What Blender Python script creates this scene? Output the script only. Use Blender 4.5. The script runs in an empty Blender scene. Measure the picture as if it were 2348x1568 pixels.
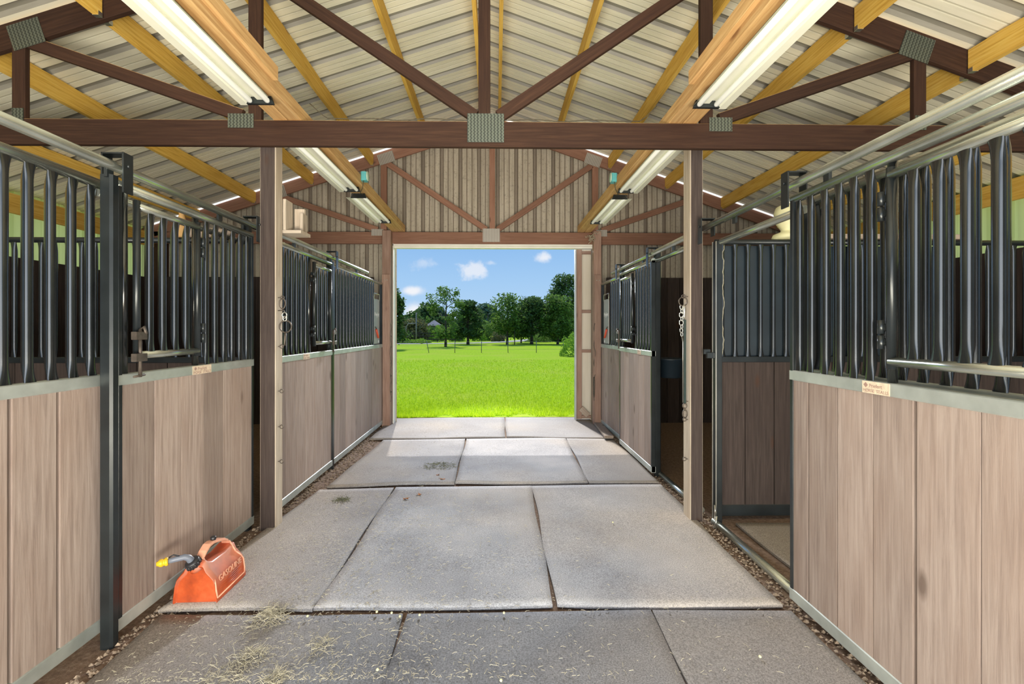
import bpy, math, random
from mathutils import Vector, Matrix
random.seed(7)
C = bpy.context.scene.collection
PI = math.pi
V = Vector

# ------------------------------------------------------------------ materials
def new_mat(name):
    m = bpy.data.materials.new(name); m.use_nodes = True
    nt = m.node_tree; nt.nodes.clear()
    out = nt.nodes.new('ShaderNodeOutputMaterial')
    b = nt.nodes.new('ShaderNodeBsdfPrincipled')
    nt.links.new(b.outputs[0], out.inputs[0])
    return m, nt, b, out

def N(nt, t, **kw):
    n = nt.nodes.new(t)
    for k, v in kw.items():
        if k in n.inputs: n.inputs[k].default_value = v
        else: setattr(n, k, v)
    return n

def ramp(nt, stops, fac=None):
    r = nt.nodes.new('ShaderNodeValToRGB')
    while len(r.color_ramp.elements) < len(stops): r.color_ramp.elements.new(.5)
    for e, (p, c) in zip(r.color_ramp.elements, stops):
        e.position = p; e.color = (*c, 1) if len(c) == 3 else c
    if fac is not None: nt.links.new(fac, r.inputs[0])
    return r

def mixc(nt, a, b, fac, mode='MIX'):
    m = nt.nodes.new('ShaderNodeMix'); m.data_type = 'RGBA'; m.blend_type = mode
    for sock, v in ((m.inputs[6], a), (m.inputs[7], b)):
        if isinstance(v, (tuple, list)): sock.default_value = (*v[:3], 1)
        else: nt.links.new(v, sock)
    if isinstance(fac, (int, float)): m.inputs[0].default_value = fac
    else: nt.links.new(fac, m.inputs[0])
    return m.outputs[2]

def math_n(nt, op, a, b=None, clamp=False):
    m = nt.nodes.new('ShaderNodeMath'); m.operation = op; m.use_clamp = clamp
    for i, v in enumerate((a, b)):
        if v is None: continue
        if isinstance(v, (int, float)): m.inputs[i].default_value = v
        else: nt.links.new(v, m.inputs[i])
    return m.outputs[0]

def tint_node(nt):
    a = nt.nodes.new('ShaderNodeAttribute'); a.attribute_name = 'tint'
    return a.outputs['Fac']

def bump(nt, b, h, strength=.3, dist=.01):
    bp = nt.nodes.new('ShaderNodeBump'); bp.inputs['Strength'].default_value = strength
    bp.inputs['Distance'].default_value = dist
    nt.links.new(h, bp.inputs['Height']); nt.links.new(bp.outputs[0], b.inputs['Normal'])

def wood(name, dark, mid, light, knots=(.06, .03, .02), rough=.8, tintmix=.5, patch=None, patchamt=.5, sat=1):
    """grain runs along u of the UV map"""
    m, nt, b, o = new_mat(name)
    uv = N(nt, 'ShaderNodeUVMap')
    mp = N(nt, 'ShaderNodeMapping'); mp.inputs['Scale'].default_value = (1.6, 34, 1)
    nt.links.new(uv.outputs[0], mp.inputs[0])
    n1 = N(nt, 'ShaderNodeTexNoise', Scale=1.6, Detail=6.0, Roughness=.62, Distortion=.35)
    nt.links.new(mp.outputs[0], n1.inputs['Vector'])
    r = ramp(nt, [(.28, dark), (.5, mid), (.74, light)], n1.outputs[0])
    # broad blotches
    mp2 = N(nt, 'ShaderNodeMapping'); mp2.inputs['Scale'].default_value = (1.3, 5, 1)
    nt.links.new(uv.outputs[0], mp2.inputs[0])
    n2 = N(nt, 'ShaderNodeTexNoise', Scale=1.2, Detail=3.0)
    nt.links.new(mp2.outputs[0], n2.inputs['Vector'])
    col = mixc(nt, r.outputs[0], patch or dark, math_n(nt, 'MULTIPLY', ramp(nt, [(.42, (0, 0, 0)), (.7, (1, 1, 1))], n2.outputs[0]).outputs[0], patchamt))
    # knots
    mp3 = N(nt, 'ShaderNodeMapping'); mp3.inputs['Scale'].default_value = (1.7, 4.2, 1)
    nt.links.new(uv.outputs[0], mp3.inputs[0])
    vo = N(nt, 'ShaderNodeTexVoronoi', Scale=1.0, Randomness=1.0)
    nt.links.new(mp3.outputs[0], vo.inputs['Vector'])
    kf = ramp(nt, [(.05, (1, 1, 1)), (.12, (0, 0, 0))], vo.outputs['Distance'])
    col = mixc(nt, col, knots, math_n(nt, 'MULTIPLY', kf.outputs[0], .7))
    t = tint_node(nt)
    mul = N(nt, 'ShaderNodeMapRange'); mul.inputs['To Min'].default_value = 1 - tintmix * .6; mul.inputs['To Max'].default_value = 1 + tintmix * .3
    nt.links.new(t, mul.inputs[0])
    hsv = N(nt, 'ShaderNodeHueSaturation', Saturation=sat)
    nt.links.new(col, hsv.inputs['Color']); nt.links.new(mul.outputs[0], hsv.inputs['Value'])
    nt.links.new(hsv.outputs[0], b.inputs['Base Color'])
    b.inputs['Roughness'].default_value = rough
    b.inputs['Specular IOR Level'].default_value = .25
    bump(nt, b, n1.outputs[0], .35, .006)
    return m

def flat(name, col, rough=.6, metal=0., var=.12, scale=8, spec=.5, emit=None, es=0, bumpamt=0):
    m, nt, b, o = new_mat(name)
    tc = N(nt, 'ShaderNodeTexCoord')
    n = N(nt, 'ShaderNodeTexNoise', Scale=float(scale), Detail=4.0)
    nt.links.new(tc.outputs['Object'], n.inputs['Vector'])
    d = tuple(c * (1 - var) for c in col); l = tuple(min(1, c * (1 + var)) for c in col)
    r = ramp(nt, [(.3, d), (.7, l)], n.outputs[0])
    nt.links.new(r.outputs[0], b.inputs['Base Color'])
    b.inputs['Roughness'].default_value = rough; b.inputs['Metallic'].default_value = metal
    b.inputs['Specular IOR Level'].default_value = spec
    if emit: b.inputs['Emission Color'].default_value = (*emit, 1); b.inputs['Emission Strength'].default_value = es
    if bumpamt: bump(nt, b, n.outputs[0], bumpamt, .005)
    return m

M = {}
M['board'] = wood('stall_board', (.25, .19, .165), (.365, .29, .255), (.455, .375, .335), knots=(.10, .065, .05), patch=(.30, .215, .175), patchamt=.5, tintmix=.42)
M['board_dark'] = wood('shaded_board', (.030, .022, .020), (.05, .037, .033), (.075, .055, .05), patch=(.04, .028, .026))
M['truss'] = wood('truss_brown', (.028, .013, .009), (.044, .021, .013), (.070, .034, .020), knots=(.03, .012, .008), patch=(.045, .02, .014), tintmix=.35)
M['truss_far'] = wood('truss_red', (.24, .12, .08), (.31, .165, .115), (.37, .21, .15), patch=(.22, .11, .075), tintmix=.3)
M['purlin'] = wood('purlin_yellow', (.58, .32, .05), (.80, .50, .10), (.90, .66, .20), knots=(.22, .08, .02), patch=(.64, .35, .08), tintmix=.3, patchamt=.3)
M['purlin_red'] = M['purlin']
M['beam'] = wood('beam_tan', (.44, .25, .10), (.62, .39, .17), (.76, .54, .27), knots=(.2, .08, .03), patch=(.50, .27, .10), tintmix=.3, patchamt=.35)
M['post'] = wood('post_weathered_lit', (.36, .30, .24), (.50, .43, .35), (.62, .55, .46), knots=(.2, .14, .1), patch=(.40, .30, .22), tintmix=.3)
M['post_shaded'] = wood('post_shaded', (.040, .030, .028), (.062, .046, .042), (.09, .07, .062), patch=(.05, .036, .03), tintmix=.3)  # shade of the near posts' camera-facing faces, put into the colour
M['post_red'] = wood('jamb_wood', (.24, .15, .115), (.34, .225, .18), (.44, .31, .25), patch=(.25, .14, .10), tintmix=.3)
M['plank'] = wood('loose_plank', (.30, .23, .18), (.42, .34, .28), (.5, .42, .35))
M['pipe'] = flat('galvanised_pipe', (.50, .53, .48), .27, .85, .18, 5)
M['bar'] = flat('dark_bar', (.022, .026, .028), .2, .5, .25, 6, .9)
M['bar'].node_tree.nodes['Principled BSDF'].inputs['Coat Weight'].default_value = 1
M['bar'].node_tree.nodes['Principled BSDF'].inputs['Coat Roughness'].default_value = .16
M['frame'] = flat('grey_steel', (.46, .50, .48), .42, .45, .2, 7)
M['frame_dark'] = flat('black_steel', (.02, .025, .028), .3, .3, .3, 6, .6)
M['steel'] = flat('bright_steel', (.6, .6, .56), .3, .9, .15, 9)
M['rust'] = flat('rusty_iron', (.11, .09, .075), .5, .6, .4, 25)
M['black'] = flat('black_plastic', (.02, .02, .024), .4, 0, .2, 8)
M['white'] = flat('white_trim', (.82, .80, .74), .5, 0, .06, 4)
M['gap_glow'] = flat('roof_gap_glow', (.9, .9, .88), .6, 0, .02, 3, .3, (1, 1, 1), .8)  # emission stands in for daylight showing through the roof gap
M['tube'] = flat('tube_glass', (.85, .86, .82), .15, 0, .02, 4, .8, (1, .97, .84), .22)
M['reflector'] = flat('white_enamel', (.80, .80, .68), .3, 0, .05, 4, .6)
M['teal'] = flat('teal_plastic', (.10, .42, .45), .45, 0, .15, 8)
M['lid'] = flat('pale_cover', (.45, .60, .48), .5, 0, .1, 8)
M['bucket'] = flat('blue_black_plastic', (.012, .022, .032), .45, 0, .2, 6)
M['greysheet'] = flat('grey_sheet', (.42, .43, .44), .45, .3, .12, 6)
M['paper'] = flat('faded_paper', (.72, .60, .46), .7, 0, .15, 60)
M['ink'] = flat('faded_ink', (.38, .24, .20), .7, 0, .1, 30)
M['whiteink'] = flat('white_lettering', (.85, .85, .85), .6, 0, .02, 3)
M['redgrip'] = flat('red_grip', (.65, .09, .04), .45, 0, .1, 8)
M['cable'] = flat('cable', (.06, .05, .03), .6, 0, .2, 9)
M['hay'] = flat('dry_hay', (.46, .43, .33), .9, 0, .4, 40)
M['haygreen'] = flat('green_hay', (.13, .14, .06), .9, 0, .4, 40)
M['debris'] = flat('straw_bits', (.36, .28, .21), .9, 0, .5, 40)
M['leafbrown'] = flat('dead_leaf', (.34, .15, .06), .8, 0, .3, 40)
M['strap'] = flat('dark_green_strap', (.012, .03, .028), .6, 0, .2, 20)
M['yellowcap'] = flat('yellow_plastic', (.75, .48, .02), .4, 0, .1, 20)
M['cream'] = flat('cream_plastic', (.72, .70, .42), .5, 0, .1, 8)
M['spout'] = flat('grey_spout', (.16, .18, .23), .35, 0, .1, 20)
M['bark'] = flat('bark', (.07, .055, .045), .9, 0, .4, 4)
M['road'] = flat('pale_gravel_road', (.50, .47, .43), .9, 0, .1, 1)
M['wire'] = flat('fence_wire', (.16, .17, .15), .6, .3, .2, 3)
M['fencewood'] = flat('dark_fence_wood', (.05, .035, .03), .9, 0, .3, 3)
M['shedwall'] = flat('shed_wall', (.14, .12, .12), .9, 0, .2, 2)
M['shedroof'] = flat('shed_roof', (.30, .26, .26), .8, 0, .2, 2)

def gusset_mat(name, base, hi):
    m, nt, b, o = new_mat(name)
    uv = N(nt, 'ShaderNodeUVMap')
    sx = N(nt, 'ShaderNodeSeparateXYZ'); nt.links.new(uv.outputs[0], sx.inputs[0])
    wob = math_n(nt, 'MULTIPLY', math_n(nt, 'SINE', math_n(nt, 'MULTIPLY', sx.outputs[0], 260.)), .9)
    s = math_n(nt, 'SINE', math_n(nt, 'ADD', math_n(nt, 'MULTIPLY', sx.outputs[1], 250.), wob))
    s2 = math_n(nt, 'SINE', math_n(nt, 'MULTIPLY', sx.outputs[0], 640.))
    f = math_n(nt, 'ADD', math_n(nt, 'MULTIPLY', s, .36), math_n(nt, 'ADD', math_n(nt, 'MULTIPLY', s2, .14), .5), True)
    r = ramp(nt, [(.15, base), (.8, hi)], f)
    nt.links.new(r.outputs[0], b.inputs['Base Color'])
    b.inputs['Metallic'].default_value = .4; b.inputs['Roughness'].default_value = .5
    bump(nt, b, f, .5, .003)
    return m
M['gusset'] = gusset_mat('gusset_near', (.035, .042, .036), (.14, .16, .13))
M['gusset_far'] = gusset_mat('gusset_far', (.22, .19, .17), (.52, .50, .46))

def metal_sheet(name, c1, c2, streak_axis, amount=.4, rough=.45, spots=0):
    m, nt, b, o = new_mat(name)
    tc = N(nt, 'ShaderNodeTexCoord')
    mp = N(nt, 'ShaderNodeMapping')
    mp.inputs['Scale'].default_value = {'x': (.5, 9, 1), 'z': (9, 1, .5)}[streak_axis]
    nt.links.new(tc.outputs['Object'], mp.inputs[0])
    n = N(nt, 'ShaderNodeTexNoise', Scale=1.5, Detail=5.0, Roughness=.65)
    nt.links.new(mp.outputs[0], n.inputs['Vector'])
    r = ramp(nt, [(.35, c1), (.65, c2)], n.outputs[0])
    col = r.outputs[0]
    if spots:
        n2 = N(nt, 'ShaderNodeTexNoise', Scale=26.0, Detail=6.0, Roughness=.8)
        nt.links.new(tc.outputs['Object'], n2.inputs['Vector'])
        k = ramp(nt, [(.53, (0, 0, 0)), (.66, (1, 1, 1))], n2.outputs[0])
        col = mixc(nt, col, tuple(c * .45 for c in c1), math_n(nt, 'MULTIPLY', k.outputs[0], spots))
    nt.links.new(col, b.inputs['Base Color'])
    b.inputs['Roughness'].default_value = rough
    return m
M['roof'] = metal_sheet('roof_sheet', (.78, .75, .60), (.88, .85, .71), 'x')
M['roof_line'] = metal_sheet('roof_line', (.50, .48, .38), (.62, .60, .48), 'x')
M['roof_rib'] = metal_sheet('roof_rib', (.23, .22, .185), (.34, .325, .28), 'x')  # groove colour holds the shade of the recess along with dirt
M['wallsheet'] = metal_sheet('end_wall_sheet', (.36, .315, .25), (.53, .475, .39), 'z', spots=.6, rough=.7)
M['wallrib'] = metal_sheet('end_wall_rib', (.20, .165, .13), (.30, .25, .20), 'z', spots=.3, rough=.7)
M['doorpanel'] = metal_sheet('door_panel', (.62, .56, .46), (.72, .66, .56), 'z', rough=.6)

def translucent_mat():
    m, nt, b, o = new_mat('green_fibreglass')
    b.inputs['Base Color'].default_value = (.40, .42, .22, 1); b.inputs['Roughness'].default_value = .5
    t = N(nt, 'ShaderNodeBsdfTranslucent'); t.inputs[0].default_value = (.52, .56, .27, 1)
    mx = N(nt, 'ShaderNodeMixShader'); mx.inputs[0].default_value = .7
    nt.links.new(b.outputs[0], mx.inputs[1]); nt.links.new(t.outputs[0], mx.inputs[2]); nt.links.new(mx.outputs[0], o.inputs[0])
    return m
M['fibre'] = translucent_mat()

def mat_mat():
    m, nt, b, o = new_mat('rubber_mat')
    geo = N(nt, 'ShaderNodeNewGeometry')
    n1 = N(nt, 'ShaderNodeTexNoise', Scale=1.1, Detail=4.0, Roughness=.55)
    n2 = N(nt, 'ShaderNodeTexNoise', Scale=150.0, Detail=3.0, Roughness=.7)
    n3 = N(nt, 'ShaderNodeTexNoise', Scale=.6, Detail=3.0)
    mp = N(nt, 'ShaderNodeMapping'); mp.inputs['Location'].default_value = (5.2, 3.3, 0)
    nt.links.new(geo.outputs['Position'], mp.inputs[0])
    nt.links.new(mp.outputs[0], n3.inputs['Vector'])
    for n in (n1, n2): nt.links.new(geo.outputs['Position'], n.inputs['Vector'])
    base = ramp(nt, [(.30, (.19, .20, .235)), (.50, (.29, .305, .35)), (.68, (.40, .405, .44))], n1.outputs[0])
    # dusty tan towards the walls and doorway
    sp = N(nt, 'ShaderNodeSeparateXYZ'); nt.links.new(geo.outputs['Position'], sp.inputs[0])
    ax = math_n(nt, 'ABSOLUTE', math_n(nt, 'ADD', sp.outputs[0], .05))
    edge = N(nt, 'ShaderNodeMapRange'); edge.inputs['From Min'].default_value = .75; edge.inputs['From Max'].default_value = 1.75
    nt.links.new(ax, edge.inputs[0])
    far = N(nt, 'ShaderNodeMapRange'); far.inputs['From Min'].default_value = 4.6; far.inputs['From Max'].default_value = 7.0
    nt.links.new(sp.outputs[1], far.inputs[0])
    dust = math_n(nt, 'MAXIMUM', edge.outputs[0], math_n(nt, 'MULTIPLY', far.outputs[0], .8))
    blot = ramp(nt, [(.52, (0, 0, 0)), (.72, (1, 1, 1))], n3.outputs[0])
    dust = math_n(nt, 'ADD', math_n(nt, 'MULTIPLY', dust, .75), math_n(nt, 'MULTIPLY', blot.outputs[0], .45), True)
    col = mixc(nt, base.outputs[0], (.43, .365, .30), dust)
    sp2 = ramp(nt, [(.35, (.55, .55, .55)), (.5, (1, 1, 1)), (.68, (1.5, 1.5, 1.5))], n2.outputs[0])
    col = mixc(nt, col, sp2.outputs[0], .85, 'MULTIPLY')
    hv = N(nt, 'ShaderNodeHueSaturation'); nt.links.new(col, hv.inputs['Color'])
    mr = N(nt, 'ShaderNodeMapRange'); mr.inputs['To Min'].default_value = .72; mr.inputs['To Max'].default_value = 1.2
    nt.links.new(tint_node(nt), mr.inputs[0]); nt.links.new(mr.outputs[0], hv.inputs['Value'])
    nt.links.new(hv.outputs[0], b.inputs['Base Color'])
    b.inputs['Roughness'].default_value = .85; b.inputs['Specular IOR Level'].default_value = .25
    bump(nt, b, n2.outputs[0], .4, .003)
    return m
M['mat'] = mat_mat()

def dirt_mat():
    m, nt, b, o = new_mat('dirt_floor')
    geo = N(nt, 'ShaderNodeNewGeometry')
    n1 = N(nt, 'ShaderNodeTexNoise', Scale=34.0, Detail=8.0, Roughness=.75)
    n2 = N(nt, 'ShaderNodeTexNoise', Scale=1.5, Detail=3.0)
    for n in (n1, n2): nt.links.new(geo.outputs['Position'], n.inputs['Vector'])
    r = ramp(nt, [(.33, (.10, .06, .04)), (.5, (.26, .17, .12)), (.68, (.46, .35, .27))], n1.outputs[0])
    col = mixc(nt, r.outputs[0], (.20, .12, .07), math_n(nt, 'MULTIPLY', n2.outputs[0], .6))
    nt.links.new(col, b.inputs['Base Color']); b.inputs['Roughness'].default_value = .95
    bump(nt, b, n1.outputs[0], .8, .02)
    return m
M['dirt'] = dirt_mat()

def lawn_mat():
    m, nt, b, o = new_mat('lawn')
    geo = N(nt, 'ShaderNodeNewGeometry')
    n1 = N(nt, 'ShaderNodeTexNoise', Scale=9.0, Detail=8.0, Roughness=.75)
    n2 = N(nt, 'ShaderNodeTexNoise', Scale=.35, Detail=5.0, Roughness=.6)
    for n in (n1, n2): nt.links.new(geo.outputs['Position'], n.inputs['Vector'])
    r = ramp(nt, [(.3, (.16, .30, .006)), (.5, (.36, .56, .010)), (.72, (.58, .76, .03))], n1.outputs[0])
    col = mixc(nt, r.outputs[0], (.50, .52, .07), math_n(nt, 'MULTIPLY', ramp(nt, [(.45, (0, 0, 0)), (.7, (1, 1, 1))], n2.outputs[0]).outputs[0], .55))
    nt.links.new(col, b.inputs['Base Color']); b.inputs['Roughness'].default_value = .9
    b.inputs['Specular IOR Level'].default_value = .1
    return m
M['lawn'] = lawn_mat()

def leaf_mat(name, c1, c2, trans=.35):
    m, nt, b, o = new_mat(name)
    r = ramp(nt, [(0., c1), (1., c2)], tint_node(nt))
    nt.links.new(r.outputs[0], b.inputs['Base Color']); b.inputs['Roughness'].default_value = .6
    b.inputs['Specular IOR Level'].default_value = .25
    t = N(nt, 'ShaderNodeBsdfTranslucent'); nt.links.new(r.outputs[0], t.inputs[0])
    mx = N(nt, 'ShaderNodeMixShader'); mx.inputs[0].default_value = trans
    nt.links.new(b.outputs[0], mx.inputs[1]); nt.links.new(t.outputs[0], mx.inputs[2]); nt.links.new(mx.outputs[0], o.inputs[0])
    return m
M['leaf'] = leaf_mat('leaf_green', (.035, .09, .015), (.26, .40, .08), .5)
M['leaf_dark'] = leaf_mat('leaf_dark', (.018, .05, .014), (.16, .26, .07), .45)
M['leaf_bright'] = leaf_mat('leaf_bright', (.12, .24, .02), (.36, .56, .07), .5)
M['leaf_olive'] = leaf_mat('leaf_olive', (.10, .10, .035), (.26, .25, .10))
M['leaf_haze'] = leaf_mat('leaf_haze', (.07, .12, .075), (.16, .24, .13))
M['blade'] = leaf_mat('grass_blade', (.36, .56, .010), (.70, .86, .04), .5)

def can_mat():
    m, nt, b, o = new_mat('red_can_plastic')
    tc = N(nt, 'ShaderNodeTexCoord')
    n = N(nt, 'ShaderNodeTexNoise', Scale=9.0, Detail=5.0, Roughness=.6)
    nt.links.new(tc.outputs['Object'], n.inputs['Vector'])
    r = ramp(nt, [(.3, (.26, .04, .012)), (.52, (.46, .075, .018)), (.75, (.56, .13, .045))], n.outputs[0])
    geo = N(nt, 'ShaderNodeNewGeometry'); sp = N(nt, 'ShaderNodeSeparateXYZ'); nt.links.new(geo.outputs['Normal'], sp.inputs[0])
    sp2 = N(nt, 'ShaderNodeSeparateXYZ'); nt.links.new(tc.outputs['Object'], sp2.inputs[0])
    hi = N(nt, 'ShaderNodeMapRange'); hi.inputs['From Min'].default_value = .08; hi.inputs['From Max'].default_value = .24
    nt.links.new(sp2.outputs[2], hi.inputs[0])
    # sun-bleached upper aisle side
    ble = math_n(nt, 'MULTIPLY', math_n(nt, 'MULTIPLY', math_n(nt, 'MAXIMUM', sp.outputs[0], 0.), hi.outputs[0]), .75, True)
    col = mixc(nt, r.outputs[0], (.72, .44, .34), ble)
    nt.links.new(col, b.inputs['Base Color'])
    b.inputs['Roughness'].default_value = .38
    b.inputs['Subsurface Weight'].default_value = .15
    b.inputs['Subsurface Radius'].default_value = (.06, .012, .004)
    return m
M['can'] = can_mat()
M['can_rim'] = flat('bleached_red_plastic', (.74, .36, .24), .4, 0, .15, 14)

# ------------------------------------------------------------------ mesh builder
class MB:
    def __init__(s): s.v = []; s.f = []; s.uv = []; s.t = []; s.sm = []; s.mi = []
    def face(s, idx, uv=None, t=.5, sm=False, mi=0):
        s.f.append(tuple(idx)); s.uv.append(uv or [(0, 0)] * len(idx)); s.t.append(t); s.sm.append(sm); s.mi.append(mi)
    def quad(s, a, b, c, d, t=.5, mi=0, uv=None):
        n = len(s.v); s.v += [V(a), V(b), V(c), V(d)]
        s.face((n, n + 1, n + 2, n + 3), uv or [(0, 0), (1, 0), (1, 1), (0, 1)], t, False, mi)
    def beam(s, p0, p1, w, h, up=(0, 0, 1), t=None, ch=.003, mi=0, cut0=None, cut1=None):
        """timber/box from p0 to p1; w along side, h along up; chamfered long edges; UV u along length"""
        p0, p1, up = V(p0), V(p1), V(up)
        d = (p1 - p0); L = d.length; d.normalize()
        side = d.cross(up).normalized(); u2 = side.cross(d).normalized()
        t = random.random() if t is None else t
        ch = min(ch, w * .3, h * .3)
        prof = []
        a, b = w / 2, h / 2
        prof = [(-a + ch, -b), (a - ch, -b), (a, -b + ch), (a, b - ch), (a - ch, b), (-a + ch, b), (-a, b - ch), (-a, -b + ch)]
        n = len(s.v); ou, ov = random.random() * 20, random.random() * 20
        for P, cut in ((p0, cut0), (p1, cut1)):
            for x, y in prof:
                q = P + side * x + u2 * y
                if cut: q += d * (cut[0] * x + cut[1] * y)
                s.v.append(q)
        per = [0]
        for i in range(8):
            x0, y0 = prof[i]; x1, y1 = prof[(i + 1) % 8]
            per.append(per[-1] + math.hypot(x1 - x0, y1 - y0))
        for i in range(8):
            j = (i + 1) % 8
            s.face((n + i, n + j, n + 8 + j, n + 8 + i), [(ou, ov + per[i]), (ou, ov + per[i + 1]), (ou + L, ov + per[i + 1]), (ou + L, ov + per[i])], t, False, mi)
        s.face([n + i for i in reversed(range(8))], [(ou + prof[i][1], ov + prof[i][0]) for i in reversed(range(8))], t, False, mi)
        s.face([n + 8 + i for i in range(8)], [(ou + L + prof[i][1], ov + prof[i][0]) for i in range(8)], t, False, mi)
    def box(s, x0, x1, y0, y1, z0, z1, axis='z', t=None, ch=.002, mi=0):
        cx, cy, cz = (x0 + x1) / 2, (y0 + y1) / 2, (z0 + z1) / 2
        if axis == 'z': s.beam((cx, cy, z0), (cx, cy, z1), abs(y1 - y0), abs(x1 - x0), (1, 0, 0), t, ch, mi)
        elif axis == 'y': s.beam((cx, y0, cz), (cx, y1, cz), abs(x1 - x0), abs(z1 - z0), (0, 0, 1), t, ch, mi)
        else: s.beam((x0, cy, cz), (x1, cy, cz), abs(y1 - y0), abs(z1 - z0), (0, 0, 1), t, ch, mi)
    def tube(s, pts, r, n=12, t=.5, cap=True, closed=False, flat_=None, mi=0):
        pts = [V(p) for p in pts]; k = len(pts)
        rs = r if isinstance(r, (list, tuple)) else [r] * k
        base = len(s.v); prev = None
        for i, p in enumerate(pts):
            if closed: d = pts[(i + 1) % k] - pts[i - 1]
            else: d = pts[min(i + 1, k - 1)] - pts[max(i - 1, 0)]
            d.normalize()
            if prev is None:
                a = V((0, 0, 1)) if abs(d.z) < .9 else V((0, 1, 0))
                side = d.cross(a).normalized()
            else: side = (prev - d * prev.dot(d)).normalized()
            prev = side; u2 = d.cross(side)
            for j in range(n):
                an = 2 * PI * j / n
                s.v.append(p + (side * math.cos(an) + u2 * math.sin(an)) * rs[i])
        m = k if closed else k - 1
        for i in range(m):
            a, b = base + i * n, base + ((i + 1) % k) * n
            for j in range(n):
                q = (j + 1) % n
                s.face((a + j, a + q, b + q, b + j), [(i * .1, j / n), (i * .1, (j + 1) / n), (i * .1 + .1, (j + 1) / n), (i * .1 + .1, j / n)], t, True, mi)
        if cap and not closed:
            s.face([base + j for j in reversed(range(n))], None, t, False, mi)
            s.face([base + (k - 1) * n + j for j in range(n)], None, t, False, mi)
    def lathe(s, c, prof, n=20, axis=(0, 0, 1), t=.5, mi=0):
        """prof: list of (r, h) along axis from c"""
        ax = V(axis).normalized(); a = V((1, 0, 0)) if abs(ax.x) < .9 else V((0, 1, 0))
        e1 = ax.cross(a).normalized(); e2 = ax.cross(e1); c = V(c); base = len(s.v)
        for r, h in prof:
            for j in range(n):
                an = 2 * PI * j / n
                s.v.append(c + ax * h + (e1 * math.cos(an) + e2 * math.sin(an)) * r)
        for i in range(len(prof) - 1):
            for j in range(n):
                q = (j + 1) % n
                s.face((base + i * n + j, base + i * n + q, base + (i + 1) * n + q, base + (i + 1) * n + j), None, t, True, mi)
        if prof[0][0] > 1e-4: s.face([base + j for j in reversed(range(n))], None, t)
        if prof[-1][0] > 1e-4: s.face([base + (len(prof) - 1) * n + j for j in range(n)], None, t)
    def build(s, name, mat, parent=None, loc=None):
        me = bpy.data.meshes.new(name)
        if parent is not None: L = parent_loc(parent)
        elif loc is not None: L = V(loc)
        else:
            xs = [v.x for v in s.v]; ys = [v.y for v in s.v]; zs = [v.z for v in s.v]
            L = V(((min(xs) + max(xs)) / 2, (min(ys) + max(ys)) / 2, min(zs)))
        me.from_pydata([tuple(v - L) for v in s.v], [], s.f)
        uvl = me.uv_layers.new(name='UVMap')
        flat_uv = [c for f in s.uv for p in f for c in p]
        uvl.data.foreach_set('uv', flat_uv)
        at = me.attributes.new('tint', 'FLOAT', 'FACE'); at.data.foreach_set('value', s.t)
        me.polygons.foreach_set('use_smooth', s.sm)
        mats = mat if isinstance(mat, (list, tuple)) else [mat]
        for m in mats: me.materials.append(m)
        if len(mats) > 1: me.polygons.foreach_set('material_index', s.mi)
        me.update()
        o = bpy.data.objects.new(name, me); C.objects.link(o)
        if parent is not None: o.parent = parent
        else: o.location = L
        return o

def parent_loc(p):
    L = V(p.location); q = p.parent
    while q is not None: L += V(q.location); q = q.parent
    return L

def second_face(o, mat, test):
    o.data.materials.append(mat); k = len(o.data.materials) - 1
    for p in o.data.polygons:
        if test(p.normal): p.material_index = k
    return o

def tag(o, label=None, cat=None, group=None, kind=None):
    if label: o['label'] = label
    if cat: o['category'] = cat
    if group: o['group'] = group
    if kind: o['kind'] = kind
    return o

def thing(name, loc, label, cat, group=None):
    o = bpy.data.objects.new(name, None); C.objects.link(o); o.location = loc
    o.empty_display_size = .1
    return tag(o, label, cat, group)

def text_part(name, body, size, mtx, mat, parent, extrude=.0008):
    cu = bpy.data.curves.new(name, 'FONT'); cu.body = body; cu.size = size; cu.extrude = extrude
    cu.align_x = 'CENTER'; cu.align_y = 'CENTER'
    tmp = bpy.data.objects.new(name + '_tmp', cu); C.objects.link(tmp)
    bpy.context.view_layer.update()
    dg = bpy.context.evaluated_depsgraph_get()
    me = bpy.data.meshes.new_from_object(tmp.evaluated_get(dg))
    bpy.data.objects.remove(tmp)
    me.transform(mtx); me.transform(Matrix.Translation(-parent_loc(parent)))
    me.materials.clear(); me.materials.append(mat); me.name = name
    o = bpy.data.objects.new(name, me); C.objects.link(o); o.parent = parent
    return o

def frame_mtx(origin, right, up):
    r = V(right).normalized(); u = V(up).normalized(); n = r.cross(u)
    return Matrix(((r.x, u.x, n.x, origin[0]), (r.y, u.y, n.y, origin[1]), (r.z, u.z, n.z, origin[2]), (0, 0, 0, 1)))

# ------------------------------------------------------------------ geometry of the barn
RX = -.07                      # ridge
def cb(x):                     # underside of rafters
    return 4.76 - (.33 * (RX - x) if x < RX else .35 * (x - RX))
YN, YF = 3.42, 7.30            # truss faces
XL, XR = -5.5, 5.3             # outer walls
YB = -2.5
YE = 7.46                      # end wall

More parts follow.
